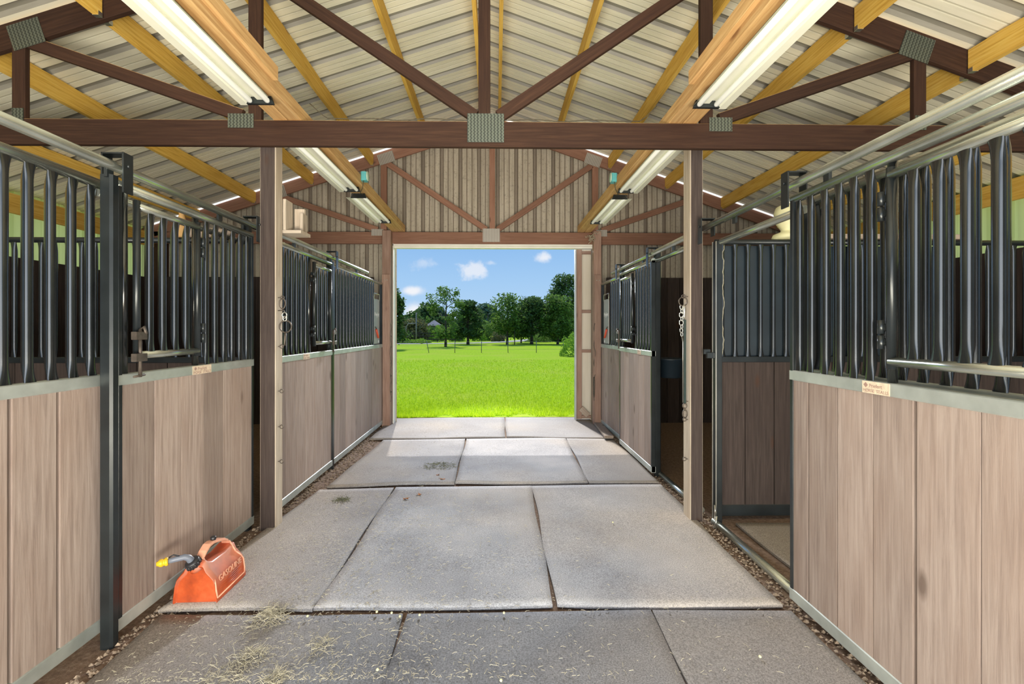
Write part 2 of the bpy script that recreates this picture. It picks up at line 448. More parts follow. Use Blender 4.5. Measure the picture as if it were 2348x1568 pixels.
# ceiling: ribbed steel sheet
def roof():
    mb = MB(); T = .205
    prof = []                  # (y, dz, material of the strip that follows)
    y = YB; p = .305
    while y < 7.62:
        prof += [(y, 0, 1), (y + .016, .03, 1), (y + .072, .03, 1), (y + .088, 0, 0),
                 (y + .150, 0, 2), (y + .154, .004, 2), (y + .164, .004, 2), (y + .168, 0, 0),
                 (y + .228, 0, 2), (y + .232, .004, 2), (y + .242, .004, 2), (y + .246, 0, 0)]
        y += p
    prof.append((y, 0, 0))
    for x0, x1 in ((XL - .35, RX), (RX, XR + .35)):
        for (a, za, m), (b, zb, _) in zip(prof, prof[1:]):
            z0, z1 = cb(x0) + T, cb(x1) + T
            n = len(mb.v)
            mb.v += [V((x0, a, z0 + za)), V((x1, a, z1 + za)), V((x1, b, z1 + zb)), V((x0, b, z0 + zb))]
            mb.face((n, n + 1, n + 2, n + 3), None, .5, False, m)
    o = mb.build('ceiling', [M['roof'], M['roof_rib'], M['roof_line']]); tag(o, kind='structure')
    mb = MB()                   # ridge cap underside strip
    mb.beam((RX, YB, cb(RX) + T + .035), (RX, 7.6, cb(RX) + T + .035), .30, .004, t=.5)
    tag(mb.build('trim_1', M['roof']), kind='structure')
roof()

# end wall: ribbed steel, opening in the middle
OX0, OX1, OZ = -1.655, 1.56, 2.90
def end_wall():
    mb = MB(); x = XL; p = .305; prof = []
    while x < XR:
        prof += [(x, 0, 1), (x + .014, .032, 1), (x + .05, .032, 1), (x + .064, 0, 0),
                 (x + .128, 0, 1), (x + .133, .006, 1), (x + .141, .006, 1), (x + .146, 0, 0),
                 (x + .214, 0, 1), (x + .219, .006, 1), (x + .227, .006, 1), (x + .232, 0, 0)]
        x += p
    xs = sorted(prof)
    for (a, ya, m), (b, yb, _) in zip(xs, xs[1:]):
        mid = (a + b) / 2
        z0 = OZ if OX0 < mid < OX1 else -.05
        n = len(mb.v)
        mb.v += [V((a, YE + ya, z0)), V((b, YE + yb, z0)), V((b, YE + yb, cb(b) + .175)), V((a, YE + ya, cb(a) + .175))]
        mb.face((n, n + 1, n + 2, n + 3), None, .5, False, m)
    tag(mb.build('wall_far', [M['wallsheet'], M['wallrib']]), kind='structure')
end_wall()

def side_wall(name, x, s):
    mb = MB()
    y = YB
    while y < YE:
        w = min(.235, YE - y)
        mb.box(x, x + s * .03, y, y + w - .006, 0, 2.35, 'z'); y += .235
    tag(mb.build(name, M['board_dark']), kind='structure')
    mb = MB(); y = YB; x2 = x + s * .12
    pr = []
    while y < YE:
        pr += [(y, 0), (y + .015, .03), (y + .06, .03), (y + .075, 0), (y + .15, 0), (y + .155, .006), (y + .165, .006), (y + .17, 0)]
        y += .23
    for (a, xa), (b, xb) in zip(pr, pr[1:]):
        n = len(mb.v)
        mb.v += [V((x2 + s * xa, a, 2.3)), V((x2 + s * xb, b, 2.3)), V((x2 + s * xb, b, cb(x) + .2)), V((x2 + s * xa, a, cb(x) + .2))]
        mb.face((n, n + 1, n + 2, n + 3))
    o = mb.build('window_1' if s < 0 else 'window_2', M['fibre']); tag(o, kind='structure')
side_wall('wall_left', XL, -1); side_wall('wall_right', XR, 1)

# dark lining boards on the end wall inside the far stalls
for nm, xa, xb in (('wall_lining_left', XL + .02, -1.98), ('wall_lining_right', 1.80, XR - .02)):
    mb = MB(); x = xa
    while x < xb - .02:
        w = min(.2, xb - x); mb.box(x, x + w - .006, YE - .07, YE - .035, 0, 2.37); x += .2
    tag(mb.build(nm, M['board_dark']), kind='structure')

# floor: dirt slab; lawn outside
mb = MB(); mb.quad((XL - .5, YB, 0), (XR + .5, YB, 0), (XR + .5, 7.95, 0), (XL - .5, 7.95, 0)); tag(mb.build('floor', M['dirt']), kind='structure')
mb = MB()
mb.quad((-60, 7.90, .004), (60, 7.90, .004), (300, 420, .004), (-300, 420, .004)); tag(mb.build('ground_lawn', M['lawn'], loc=(0, 0, 0)), kind='structure')
mb = MB(); mb.quad((-60, -40, -.02), (60, -40, -.02), (60, 7.76, -.02), (-60, 7.76, -.02)); tag(mb.build('ground_yard', M['dirt'], loc=(0, 0, 0)), kind='structure')

# ------------------------------------------------------------------ rubber mats
def rubber_mat(c, label, lift=0, tone=None):
    """c: four corners (near-left, near-right, far-right, far-left) on the floor"""
    mb = MB(); nx, ny = 22, 22; A, B, D, E_ = [V((p[0], p[1], 0)) for p in c]
    ph = random.random() * 9; th = .016; t = random.uniform(.35, .65) if tone is None else tone
    idx = {}
    for layer in (0, 1):
        for j in range(ny + 1):
            for i in range(nx + 1):
                u, v = i / nx, j / ny
                p = (A * (1 - u) + B * u) * (1 - v) + (E_ * (1 - u) + D * u) * v
                p.y += .008 * math.sin(p.x * 4.1 + ph) * (1 - v) ** 2
                p.x += .007 * math.sin(p.y * 5 + ph) * (2 * u - 1) ** 2
                e = (1 - v) ** 4
                z = lift + .002 + .004 * (1 + math.sin(p.x * 2.7 + ph) * math.sin(p.y * 2.1 + ph * 1.3)) + e * (.005 + .010 * max(0, math.sin(p.x * 3.3 + ph)))
                p.z = z + (th if layer else 0)
                idx[layer, i, j] = len(mb.v); mb.v.append(p)
    for j in range(ny):
        for i in range(nx):
            mb.face((idx[1, i, j], idx[1, i + 1, j], idx[1, i + 1, j + 1], idx[1, i, j + 1]), None, t, True)
            mb.face((idx[0, i, j], idx[0, i, j + 1], idx[0, i + 1, j + 1], idx[0, i + 1, j]), None, t, True)
    for i in range(nx):
        mb.face((idx[0, i, 0], idx[0, i + 1, 0], idx[1, i + 1, 0], idx[1, i, 0]), None, 0)
        mb.face((idx[0, i + 1, ny], idx[0, i, ny], idx[1, i, ny], idx[1, i + 1, ny]), None, 0)
    for j in range(ny):
        mb.face((idx[0, 0, j + 1], idx[0, 0, j], idx[1, 0, j], idx[1, 0, j + 1]), None, 0)
        mb.face((idx[0, nx, j], idx[0, nx, j + 1], idx[1, nx, j + 1], idx[1, nx, j]), None, 0)
    return tag(mb.build('rubber_mat', M['mat']), label, 'mat', 'rubber mats laid down the aisle')
g = .012
rubber_mat([(-1.735, 6.24), (.125, 6.31), (.14, 7.78), (-1.76, 7.74)], 'grey rubber mat crossing the doorway sill, left of its seam')
rubber_mat([(.125 + g, 6.31), (1.60, 6.24), (1.56, 7.76), (.14 + g, 7.78)], 'dusty rubber mat crossing the doorway sill, right of its seam')
rubber_mat([(-1.62, 4.36), (-.413, 4.42), (-.422, 6.26), (-1.53, 6.21)], 'rubber mat with green hay on it, partly sunlit, beside the left stall front')
rubber_mat([(-.413 + g, 4.42), (.897, 4.44), (.955, 6.28), (-.422 + g, 6.27)], 'middle rubber mat of the row crossed by the sun patch edge', tone=1.)
rubber_mat([(.897 + g, 4.44), (1.60, 4.42), (1.60, 6.22), (.955 + g, 6.27)], 'narrow rubber mat of the sun patch row, beside the right stall door')
rubber_mat([(-1.80, 2.46), (-.981, 2.44), (-.973, 4.34), (-1.66, 4.29)], 'rubber mat under the red gas can, running past the left wood post')
rubber_mat([(-.981 + g, 2.44), (.312, 2.46), (.333, 4.37), (-.973 + g, 4.35)], 'large rubber mat in the middle of the aisle, in line with the two posts', tone=1.)
rubber_mat([(.312 + g, 2.46), (1.545, 2.43), (1.60, 4.38), (.333 + g, 4.37)], 'large rubber mat with brown stain beside the open right stall', tone=1.)
rubber_mat([(-1.70, .55), (-.489 + .01, .55), (-.489, 2.41), (-1.76, 2.42)], 'nearest rubber mat strewn with hay, below the red gas can', tone=0.)
rubber_mat([(-.489 + g, .55), (.775, .55), (.819, 2.42), (-.489 + g, 2.41)], 'nearest rubber mat in the middle of the aisle bottom', tone=0.)
rubber_mat([(.775 + g, .55), (1.57, .55), (1.57, 2.40), (.819 + g, 2.42)], 'nearest rubber mat along the big right stall door', tone=0.)
rubber_mat([(1.86, 1.9), (3.2, 1.9), (3.2, 3.50), (1.86, 3.50)], 'rubber mat inside the open right stall doorway')

# ------------------------------------------------------------------ trusses
def gusset(parent, cx, y, cz, w, h, ang=0, mat='gusset'):
    mb = MB(); d = V((math.cos(ang), 0, math.sin(ang))); up = V((-math.sin(ang), 0, math.cos(ang)))
    c = V((cx, y, cz))
    n = 6; xs = []
    # thin plate, lightly dimpled
    mb.beam(c - up * h / 2, c + up * h / 2, w, .004, (0, 1, 0), t=.5, ch=.0005)
    o = mb.build('gusset_plate', M[mat], parent)
    return o

def make_truss(Y, label, mat, gm, xl=-5.6, xr=5.4):
    t = thing('roof_truss', (0, Y, 2.9), label, 'truss', 'timber roof trusses')
    th = .04; ym = Y + th / 2
    def member(name, p0, p1, w, **k):
        mb = MB(); mb.beam((p0[0], ym + k.pop('dy', 0), p0[1]), (p1[0], ym, p1[1]), w, th, (0, 1, 0), **k); return second_face(mb.build(name, M[mat], t), M['beam'] if Y < 5 else M[mat], lambda n: n.z < -.6)  # near truss undersides get tan wood: light from below put into the colour
    member('bottom_chord', (xl + .15, 2.985), (-.05, 2.990), .19)
    member('bottom_chord', (-.05, 2.990), (xr - .15, 2.985), .19)
    for x0, x1 in ((xl, RX), (xr, RX)):
        sl = math.atan(.33 if x0 < 0 else .35)
        member('top_chord', (x0, cb(x0) + .0975), (x1, cb(RX) + .0975), .195 * math.cos(sl))
    kx = -.09 if Y < 5 else -.066
    member('king_post', (kx, 3.085), (kx, cb(RX) + .01), .09)
    pts = [(-1.80, 1), (1.595, 1), (-3.53, 0), (3.24, 0)]
    for x, inner in pts:
        member('web_post', (x, 3.085), (x, cb(x) + .03), .096)
    yo = Y + th / 2
    def dia(x0, z0, x1, z1): member('web_diagonal', (x0, z0), (x1, z1), .09)
    dia(-.16, 3.13, -1.74, cb(-1.74) - .03); dia(.02, 3.13, 1.54, cb(1.54) - .03)
    dia(-1.90, 3.12, -3.46, cb(-3.46) + .01); dia(1.70, 3.12, 3.18, cb(3.18) + .01)
    yp = Y - .004
    gusset(t, -.08, yp, 3.035, .275, .215, 0, gm)
    gusset(t, -1.90, yp, 3.075, .19, .105, 0, gm); gusset(t, 1.70, yp, 3.075, .175, .105, 0, gm)
    gusset(t, -1.76, yp, cb(-1.76) + .06, .26, .17, math.atan(.33), gm); gusset(t, 1.56, yp, cb(1.56) + .06, .26, .17, -math.atan(.35), gm)
    gusset(t, -3.47, yp, cb(-3.47) + .065, .24, .19, math.atan(.33), gm); gusset(t, 3.21, yp, cb(3.21) + .065, .24, .19, -math.atan(.35), gm)
    gusset(t, -3.53, yp, 3.10, .085, .11, 0, gm); gusset(t, 3.24, yp, 3.10, .085, .11, 0, gm)
    gusset(t, RX, yp, cb(RX) + .06, .3, .2, 0, gm)
    return t
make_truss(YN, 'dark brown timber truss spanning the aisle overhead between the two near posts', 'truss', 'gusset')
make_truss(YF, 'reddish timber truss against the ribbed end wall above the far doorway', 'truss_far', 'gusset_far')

# purlins
def purlin(x, y0, y1, label, group):
    mb = MB(); n = 14; z0 = cb(x) + .01; w = .04; h = .185; ou = random.random() * 9
    # sawn timber with a ragged upper arris
    rows = []
    for k in range(n + 1):
        y = y0 + (y1 - y0) * k / n
        j = random.uniform(0, .012)
        rows.append([V((x - w / 2, y, z0)), V((x + w / 2, y, z0)), V((x + w / 2, y, z0 + h - j)), V((x - w / 2, y, z0 + h - j))])
    base = len(mb.v)
    for r in rows: mb.v += r
    per = [0, w, w + h, 2 * w + h, 2 * w + 2 * h]; t = random.random()
    for k in range(n):
        ya, yb = (y1 - y0) * k / n + ou, (y1 - y0) * (k + 1) / n + ou
        for i in range(4):
            j = (i + 1) % 4; a, b = base + k * 4, base + k * 4 + 4
            mb.face((a + i, b + i, b + j, a + j), [(ya, per[i]), (yb, per[i]), (yb, per[i + 1]), (ya, per[i + 1])], t)
    mb.face((base, base + 1, base + 2, base + 3), [(0, 0), (0, w), (h, w), (h, 0)], t)
    e = base + 4 * n; mb.face((e + 3, e + 2, e + 1, e), [(0, 0), (0, w), (h, w), (h, 0)], t)
    o = thing('roof_purlin', (x, y0, z0), label, 'purlin', group)
    mb.build('timber', M['purlin'], o)
    for ye, s in ((y0, 1), (y1, -1)):
        m2 = MB(); m2.box(x - w / 2 - .003, x + w / 2 + .003, ye, ye + s * .035, z0 - .004, z0 + .03, 'y', ch=.001)
        m2.build('hanger', M['steel'], o)
    return o
names = [(-.22, 'left one of the pair of yellow purlins at the ridge'), (.05, 'right one of the pair of yellow purlins at the ridge'),
         (-1.08, 'yellow purlin first out from the ridge on the left roof slope'), (.93, 'yellow purlin first out from the ridge on the right roof slope'),
         (-1.98, 'yellow purlin second out from the ridge on the left roof slope'), (1.82, 'yellow purlin second out from the ridge on the right roof slope'),
         (-2.93, 'yellow purlin third out from the ridge on the left roof slope'), (2.74, 'yellow purlin third out from the ridge on the right roof slope'),
         (-3.84, 'yellow purlin fourth out from the ridge on the left roof slope'), (3.65, 'yellow purlin fourth out from the ridge on the right roof slope'),
         (-4.72, 'outermost yellow purlin low on the left roof slope'), (4.55, 'outermost yellow purlin low on the right roof slope')]
for x, lab in names: purlin(x, YN + .045, YF - .005, lab, 'purlins between the two trusses')
for x, lab in ((-2.93, 'yellow purlin end above the dark truss at top left, nearer the light'), (2.74, 'yellow purlin end above the dark truss at top right, nearer the light'),
               (-3.84, 'yellow purlin on the camera side of the truss at far top left'), (3.62, 'yellow purlin on the camera side of the truss at far top right')):
    purlin(x, .3, YN - .01, lab, 'purlins on the camera side of the near truss')
for s, x, lab in ((-1, XL + .06, 'long yellow board along the eave of the left outer wall'), (1, XR - .06, 'long yellow board along the eave of the right outer wall')):
    mb = MB(); mb.box(x - .02, x + .02, YB, YF, 2.83, 3.05, 'y'); tag(mb.build('eave_board', M['purlin']), lab, 'board')

# ------------------------------------------------------------------ light beams and fluorescent lights
def light_beam(x0, x1, y0, y1, label):
    o = thing('light_beam', ((x0 + x1) / 2, y0, 3.09), label, 'beam', 'timbers carrying the strip lights')
    xm = (x0 + x1) / 2; d = .105
    mb = MB(); mb.box(x0, xm - .002, y0, y1, 3.09, 3.09 + d, 'y', ch=.006); mb.build('timber', M['beam'], o)
    mb = MB(); mb.box(xm + .002, x1, y0, y1, 3.09, 3.09 + d, 'y', ch=.006); mb.build('timber', M['beam'], o)
light_beam(-1.67, -1.46, .3, YF + .02, 'long tan timber carrying strip lights above the left stalls')
light_beam(1.31, 1.53, .3, YF + .02, 'long tan timber carrying strip lights above the right stalls')

def strip_light(x0, x1, lipx, y0, y1, label):
    o = thing('strip_light', ((x0 + x1) / 2, y0, 3.03), label, 'light', 'fluorescent strip lights under the timbers')
    xa, xb = x0, x1
    mb = MB()                     # folded reflector
    zt = 3.086
    prof = [(xa - .025, zt - .042), (xa + .012, zt - .004), (xb - .012, zt - .004), (xb + .025, zt - .042)]
    if lipx < 0: prof = [(xa - .07, zt - .05), (xa - .02, zt - .05)] + prof[1:]
    else: prof = prof[:3] + [(xb + .02, zt - .05), (xb + .07, zt - .05)]
    for (a, za), (b, zb) in zip(prof, prof[1:]):
        mb.quad((a, y0, za), (b, y0, zb), (b, y1, zb), (a, y1, za))
        mb.quad((a, y0, za + .003), (a, y1, za + .003), (b, y1, zb + .003), (b, y0, zb + .003))
    mb.build('reflector', M['reflector'], o)
    mb = MB(); mb.box((xa + xb) / 2 - .02, (xa + xb) / 2 + .02, y0 + .01, y1 - .01, zt - .024, zt - .006, 'y'); mb.build('ballast_cover', M['reflector'], o)
    for x in (xa + .012, xb - .012):
        mb = MB(); mb.tube([(x, y0 + .03, zt - .038), (x, y0 + .045, zt - .038), (x, y1 - .045, zt - .038), (x, y1 - .03, zt - .038)], [.012, .0175, .0175, .012], 14)
        mb.build('tube', M['tube'], o)
    for ye, sg in ((y0, 1), (y1, -1)):
        mb = MB(); yy = ye + sg * .001
        n = len(mb.v)
        pl = [(xa - .02, zt - .05), (xb + .02, zt - .05), (xb + .005, zt), (xa - .005, zt)]
        for dy in (0, sg * .022):
            for a, z in pl: mb.v.append(V((a, yy + dy, z)))
        mb.face((n, n + 1, n + 2, n + 3)); mb.face((n + 7, n + 6, n + 5, n + 4))
        for i in range(4): j = (i + 1) % 4; mb.face((n + i, n + 4 + i, n + 4 + j, n + j))
        mb.build('end_cap', M['frame_dark'], o)
for x0, x1, lip, sd in ((-1.655, -1.515, -1, 'left'), (1.365, 1.505, 1, 'right')):
    strip_light(x0, x1, lip, 1.82, 3.10, f'nearest twin tube strip light over the {sd} stalls, in front of the dark truss')
    strip_light(x0, x1, lip, 3.78, 5.04, f'twin tube strip light just beyond the dark truss over the {sd} stalls')
    strip_light(x0, x1, lip, 5.25, 6.52, f'twin tube strip light nearest the end wall on the {sd}')

# warm cleat alongside the near timbers
for x, s, lab in ((-1.445, 1, 'short tan cleat nailed beside the left light timber'), (1.295, -1, 'short tan cleat nailed beside the right light timber')):
    mb = MB(); mb.box(x - .018, x + .018, 1.2, 3.0, 3.15, 3.24, 'y'); tag(mb.build('wood_cleat', M['beam']), lab, 'board', 'cleats beside the light timbers')

# electrical boxes
for x, s, lab in ((-1.43, 1, 'small teal electrical box on the left light timber'), (1.285, -1, 'small teal electrical box on the right light timber')):
    o = thing('electrical_box', (x, 4.95, 3.12), lab, 'electrical box', 'teal electrical boxes')
    mb = MB(); mb.box(x - .03, x + .03, 4.92, 5.0, 3.13, 3.225, 'z', ch=.008); mb.build('box', M['teal'], o)
    mb = MB(); mb.lathe((x + s * .03, 4.96, 3.185), [(.0, 0), (.048, 0), (.052, .004), (.048, .010), (0, .012)], 20, (s, 0, 0)); mb.build('cover', M['lid'], o)
    mb = MB(); mb.tube([(x, 4.93, 3.135), (x - s * .02, 4.96, 3.06), (x - s * .06, 5.02, 3.03), (x - s * .09, 5.12, 3.05), (x - s * .1, 5.25, 3.07)], .004, 6); mb.build('cable', M['cable'], o)
# wires looping over the near truss
mb = MB(); pts = []
for k in range(60):
    u = k / 59; x = -1.40 + 2.62 * u
    pts.append((x, YN + .018, 3.098 + .010 * abs(math.sin(u * 13)) + .004 * math.sin(u * 41) + (.12 * max(0, 1 - u * 22) + .12 * max(0, 1 - (1 - u) * 22))))
mb.tube(pts, .0035, 6); tag(mb.build('electrical_cable', M['cable']), 'thin dark cable lying along the top of the dark truss bottom beam', 'cable')

# ------------------------------------------------------------------ posts
o = thing('wood_post', (-1.72, 3.5, 0), 'square wooden post with eye hooks between the two left stalls', 'post', 'square posts under the near truss')
mb = MB(); mb.box(-1.785, -1.665, 3.462, 3.575, 0, 3.085, 'z', ch=.006); second_face(mb.build('timber', M['post_shaded'], o), M['post'], lambda n: abs(n.x) > .6)  # light fall put into the colour: pale aisle faces, dark front and back
o = thing('wood_post', (1.57, 3.6, 0), 'square wooden post with hanging tie strap beside the open right stall', 'post', 'square posts under the near truss')
mb = MB(); mb.box(1.527, 1.628, 3.555, 3.69, 0, 3.085, 'z', ch=.006); second_face(mb.build('timber', M['post_shaded'], o), M['post'], lambda n: abs(n.x) > .6)  # same split: shade painted on the front and back faces
for x0, x1, lab in ((-1.795, -1.66, 'reddish wooden jamb post on the left side of the far doorway'), (1.545, 1.665, 'reddish wooden jamb post on the right side of the far doorway')):
    o = thing('jamb_post', ((x0 + x1) / 2, 7.25, 0), lab, 'post', 'jamb posts of the far doorway')
    mb = MB(); mb.box(x0, x1, 7.185, 7.295, 0, 3.085, 'z', ch=.004); mb.build('timber', M['post_red'], o)
    s = 1 if x0 > 0 else -1
    mb = MB(); mb.box(min(x0, x1) + .004, max(x0, x1) - .006, 7.145, 7.183, 0, 2.385, 'z', ch=.003); mb.build('face_board', M['post_red'], o)
    mb = MB()
    for q in (-.02, .02): mb.lathe(((x0 + x1) / 2 + q, 7.146, 2.30), [(.009, 0), (.009, .006), (.005, .012), (0, .012)], 8, (0, -1, 0))
    mb.build('bolt', M['steel'], o)

# wooden bracket box on the left post
o = thing('wood_bracket', (-1.62, 3.65, 2.28), 'small pale wooden bracket box nailed high on the left post', 'bracket')
mb = MB(); mb.box(-1.664, -1.642, 3.575, 3.70, 2.30, 2.54, 'z'); mb.build('side_board', M['post'], o)
mb = MB(); mb.box(-1.70, -1.525, 3.58, 3.76, 2.275, 2.30, 'x'); mb.build('shelf', M['post'], o)
mb = MB(); mb.box(-1.64, -1.56, 3.725, 3.755, 2.30, 2.50, 'z'); mb.build('back_board', M['post'], o)
mb = MB(); mb.box(-1.57, -1.545, 3.66, 3.75, 2.30, 2.45, 'z'); mb.build('side_board', M['post'], o)

# ------------------------------------------------------------------ stall fronts
ZC0, ZC1 = 1.245, 1.30         # channel between boards and bars
ZP = 2.235                     # centre of the top pipe
def bar_mesh(x, y, z0, z1, d, r=.0195, bend=.085, n=14, ax='x'):
    """round bar whose ends are pinched flat against the aisle-side plane and fan out along the rail"""
    mb = MB(); rings = []
    for k in range(6):
        t = k / 5; q = math.sin(t * PI / 2)
        rings.append((z0 + bend * t, .006 + (r - .006) * q, r * 1.35 - r * .35 * q))
    rings += [(z1 - (z - z0), a, b) for z, a, b in reversed(rings)]
    for z, ra, rb in rings:
        for j in range(n):
            an = 2 * PI * j / n; u, w = math.cos(an) * ra, math.sin(an) * rb
            if ax == 'x': mb.v.append(V((x + d * (r * .6 - ra) + u, y + w, z)))
            else: mb.v.append(V((x + w, y + d * (r * .6 - ra) + u, z)))
    for i in range(len(rings) - 1):
        for j in range(n):
            q = (j + 1) % n; mb.face((i * n + j, i * n + q, i * n + n + q, i * n + n + j), None, .5, True)
    return mb

def boards(parent, x, y0, y1, z0, z1, gaps, dark=False, th=.036):
    mb = MB(); ys = [y0] + sorted(gaps) + [y1]
    hw = {q: (.009 if q in (1.73, 1.84, 2.04) else .0065 if q in (2.33, 2.49) else random.choice((.0025, .003, .004, .0055))) for q in ys}
    for a, b in zip(ys, ys[1:]):
        g1 = .0035
        mb.box(x - th / 2, x + th / 2, a + hw[a], b - hw[b], z0, z1, 'z', ch=.0004)
    if not dark: mb.box(x - (th / 2 + .006) * (1 if x > 0 else -1) * -1 - .003, x + (th / 2 + .006) * (1 if x > 0 else -1) + .003, y0, y1, z0, z1, 'z', ch=.001, mi=1)  # dark backing added so the gaps show the dimness of the stall
    return mb.build('board_panel', M['board_dark'] if dark else [M['board'], M['bucket']], parent)

def auto_gaps(y0, y1, w=.2):
    n = max(1, round((y1 - y0) / w)); return [y0 + (y1 - y0) * k / n + random.uniform(-.012, .012) for k in range(1, n)]

def stall_front(name, X, y0, y1, d, label, cat, group, gaps=None, bars=None, feed=None, feed_latch='near', sticker=None, z_bot=.10, end_posts=(1, 1), pipe=True, pipe_y=None, slat_end=None, zb=None):
    o = thing(name, (X, (y0 + y1) / 2, 0), label, cat, group)
    boards(o, X, y0 + .012, y1 - .012, z_bot, ZC0 + .01, gaps if gaps is not None else auto_gaps(y0, y1))
    def ch(nm, z0, z1, mt='frame', w=.046):
        mb = MB(); mb.box(X - w / 2, X + w / 2, y0, y1, z0, z1, 'y', ch=.004); return mb.build(nm, M[mt], o)
    ch('middle_rail', ZC0, ZC1); ch('bottom_rail', z_bot - .055, z_bot + .01)
    for flag, y in zip(end_posts, (y0 + .014, y1 - .014)):
        if flag:
            mb = MB(); mb.box(X - .022, X + .022, y - .014, y + .014, z_bot - .05, ZP, 'z', ch=.004); mb.build('side_rail', M['frame_dark'], o)
    if pipe:
        pa, pb = pipe_y or (y0, y1)
        mb = MB(); mb.tube([(X, pa, ZP), (X, pb, ZP)], .024, 16); mb.build('top_pipe', M['pipe'], o)
    z1 = ZP - .018
    fy = feed or (9, 9)
    for y in (bars or []):
        if fy[0] - .02 < y < fy[1] + .02: continue
        bar_mesh(X, y, ZC1 - .003, z1, d).build('bar', M['bar'], o)
    if feed:
        a, b = feed; zf0, zf1 = 1.39, 2.15; xf = X + d * .028
        # door frame
        mb = MB(); mb.tube([(X - d * .01, a, ZC1), (X - d * .01, a, z1)], .018, 14); mb.tube([(X - d * .01, b, ZC1), (X - d * .01, b, z1)], .018, 14)
        mb.build('bar', M['bar'], o)
        fd = bpy.data.objects.new('feed_door', None); C.objects.link(fd); fd.parent = o; fd.location = V((X, (a + b) / 2, zf0)) - parent_loc(o)
        q = .036
        for z in (zf0, zf1):
            mb = MB(); mb.tube([(xf, a + q, z), (xf, b - q, z)], [.019, .019], 14); mb.build('rail', M['pipe'], fd)
        for y in (a + q, b - q):
            mb = MB(); mb.tube([(xf, y, zf0 - .03), (xf, y, zf1 + .03)], .017, 14); mb.build('side_rail', M['frame_dark'], fd)
        n = max(3, round((b - a - 2 * q) / .1)) 
        for k in range(1, n):
            y = a + q + (b - a - 2 * q) * k / n
            bar_mesh(xf, y, zf0 + .012, zf1 - .012, d).build('bar', M['bar'], fd)
        yh = b if feed_latch == 'near' else a
        yl = a if feed_latch == 'near' else b
        for z in (1.50, 2.03):
            mb = MB(); mb.tube([(xf + d * .012, yh, z - .06), (xf + d * .012, yh, z - .004)], .0125, 10); mb.tube([(xf + d * .012, yh, z + .004), (xf + d * .012, yh, z + .06)], .0125, 10)
            mb.beam((xf, yh - .022, z - .03), (xf, yh + .022, z - .03), .02, .03); mb.beam((xf, yh - .022, z + .03), (xf, yh + .022, z + .03), .02, .03)
            mb.build('hinge', M['frame_dark'], fd)
        mb = MB(); xl_ = xf + d * .03; s = 1 if yl == a else -1
        mb.tube([(xl_, yl + s * .02, 1.28), (xl_, yl + s * .02, 1.52)], .008, 10)
        mb.box(xl_ - .014, xl_ + .014, yl - .02, yl + .05, 1.36, 1.40, 'y'); mb.box(xl_ - .014, xl_ + .014, yl - .02, yl + .05, 1.47, 1.51, 'y')
        mb.tube([(xl_, yl + s * .02, 1.52), (xl_ + d * .02, yl + s * .02, 1.535), (xl_ + d * .03, yl + s * .02, 1.50)], .007, 8)
        mb.tube([(xl_, yl - s * .02, 1.285), (xl_, yl + s * .05, 1.29)], .006, 8)
        mb.build('latch', M['rust'], o)
    if sticker:
        ya, yb = sticker; xs = X + d * .0237
        mb = MB(); mb.box(xs, xs + d * .0012, ya, yb, ZC0 + .001, ZC1 - .002, 'y', ch=.0003); st = mb.build('sticker', M['paper'], o)
        right = (0, 1, 0) if d > 0 else (0, -1, 0)
        cy = (ya + yb) / 2; sg = 1 if d > 0 else -1
        W = yb - ya
        text_part('lettering', 'HORSE  STALLS', W * .135, frame_mtx((xs + d * .0016, cy, ZC0 + .0125), right, (0, 0, 1)), M['ink'], st, .0003)
        text_part('lettering', 'Priefert', W * .155, frame_mtx((xs + d * .0016, cy + .02 * sg * 0, ZC0 + .034), right, (0, 0, 1)), M['ink'], st, .0003)
        mb = MB(); yl2 = cy - sg * W * .36; c0 = V((xs + d * .0016, yl2, ZC0 + .036)); r2 = V(right)
        a = .012
        mb.quad(c0 - r2 * a, c0 + V((0, 0, -a)), c0 + r2 * a, c0 + V((0, 0, a))); mb.build('logo', M['ink'], st)
    return o

def bracket(X, y, d, zb=2.20, zt=2.372, parent=None, mat='frame_dark'):
    """strap loop over the track pipe"""
    mb = MB()
    xo = X + d * .045; xi = X - d * .055
    mb.box(xo - .004, xo + .004, y - .03, y + .03, zb - .02, zt, 'z', ch=.001)
    mb.box(xi - .004, xi + .004, y - .03, y + .03, zb + .04, zt, 'z', ch=.001)
    mb.box(min(xi, xo), max(xi, xo), y - .03, y + .03, zt - .008, zt, 'x', ch=.001)
    mb.tube([(xo - .006, y, zt - .06), (xo + d * .012, y, zt - .06)], .008, 8)
    return mb.build('bracket', M[mat], parent)

def track(X, y0, y1, d, label, brackets):
    o = thing('track_rail', (X, y0, 2.3), label, 'rail', 'round track rails above the stall fronts')
    mb = MB(); mb.tube([(X, y0, 2.305), (X, y1, 2.305)], .024, 18); mb.build('pipe', M['pipe'], o)
    for y in brackets: bracket(X, y, d, parent=o)
    for k in range(3):
        y = y0 + (y1 - y0) * (k + .5) / 3; mb = MB()
        mb.box(X - d * .012 - .008, X - d * .012 + .008, y - .02, y + .02, ZP + .01, 2.29, 'z', ch=.001)
        mb.build('spacer', M['frame_dark'], o)

def steel_post(x0, x1, y0, y1, z1, label, mat='frame_dark', lit=None):
    o = thing('steel_post', ((x0 + x1) / 2, (y0 + y1) / 2, 0), label, 'post', 'dark steel posts of the stall fronts')
    mb = MB(); mb.box(x0, x1, y0, y1, 0, z1, 'z', ch=.010); mb.build('tube', M[mat], o)
    return o

P0 = .0975
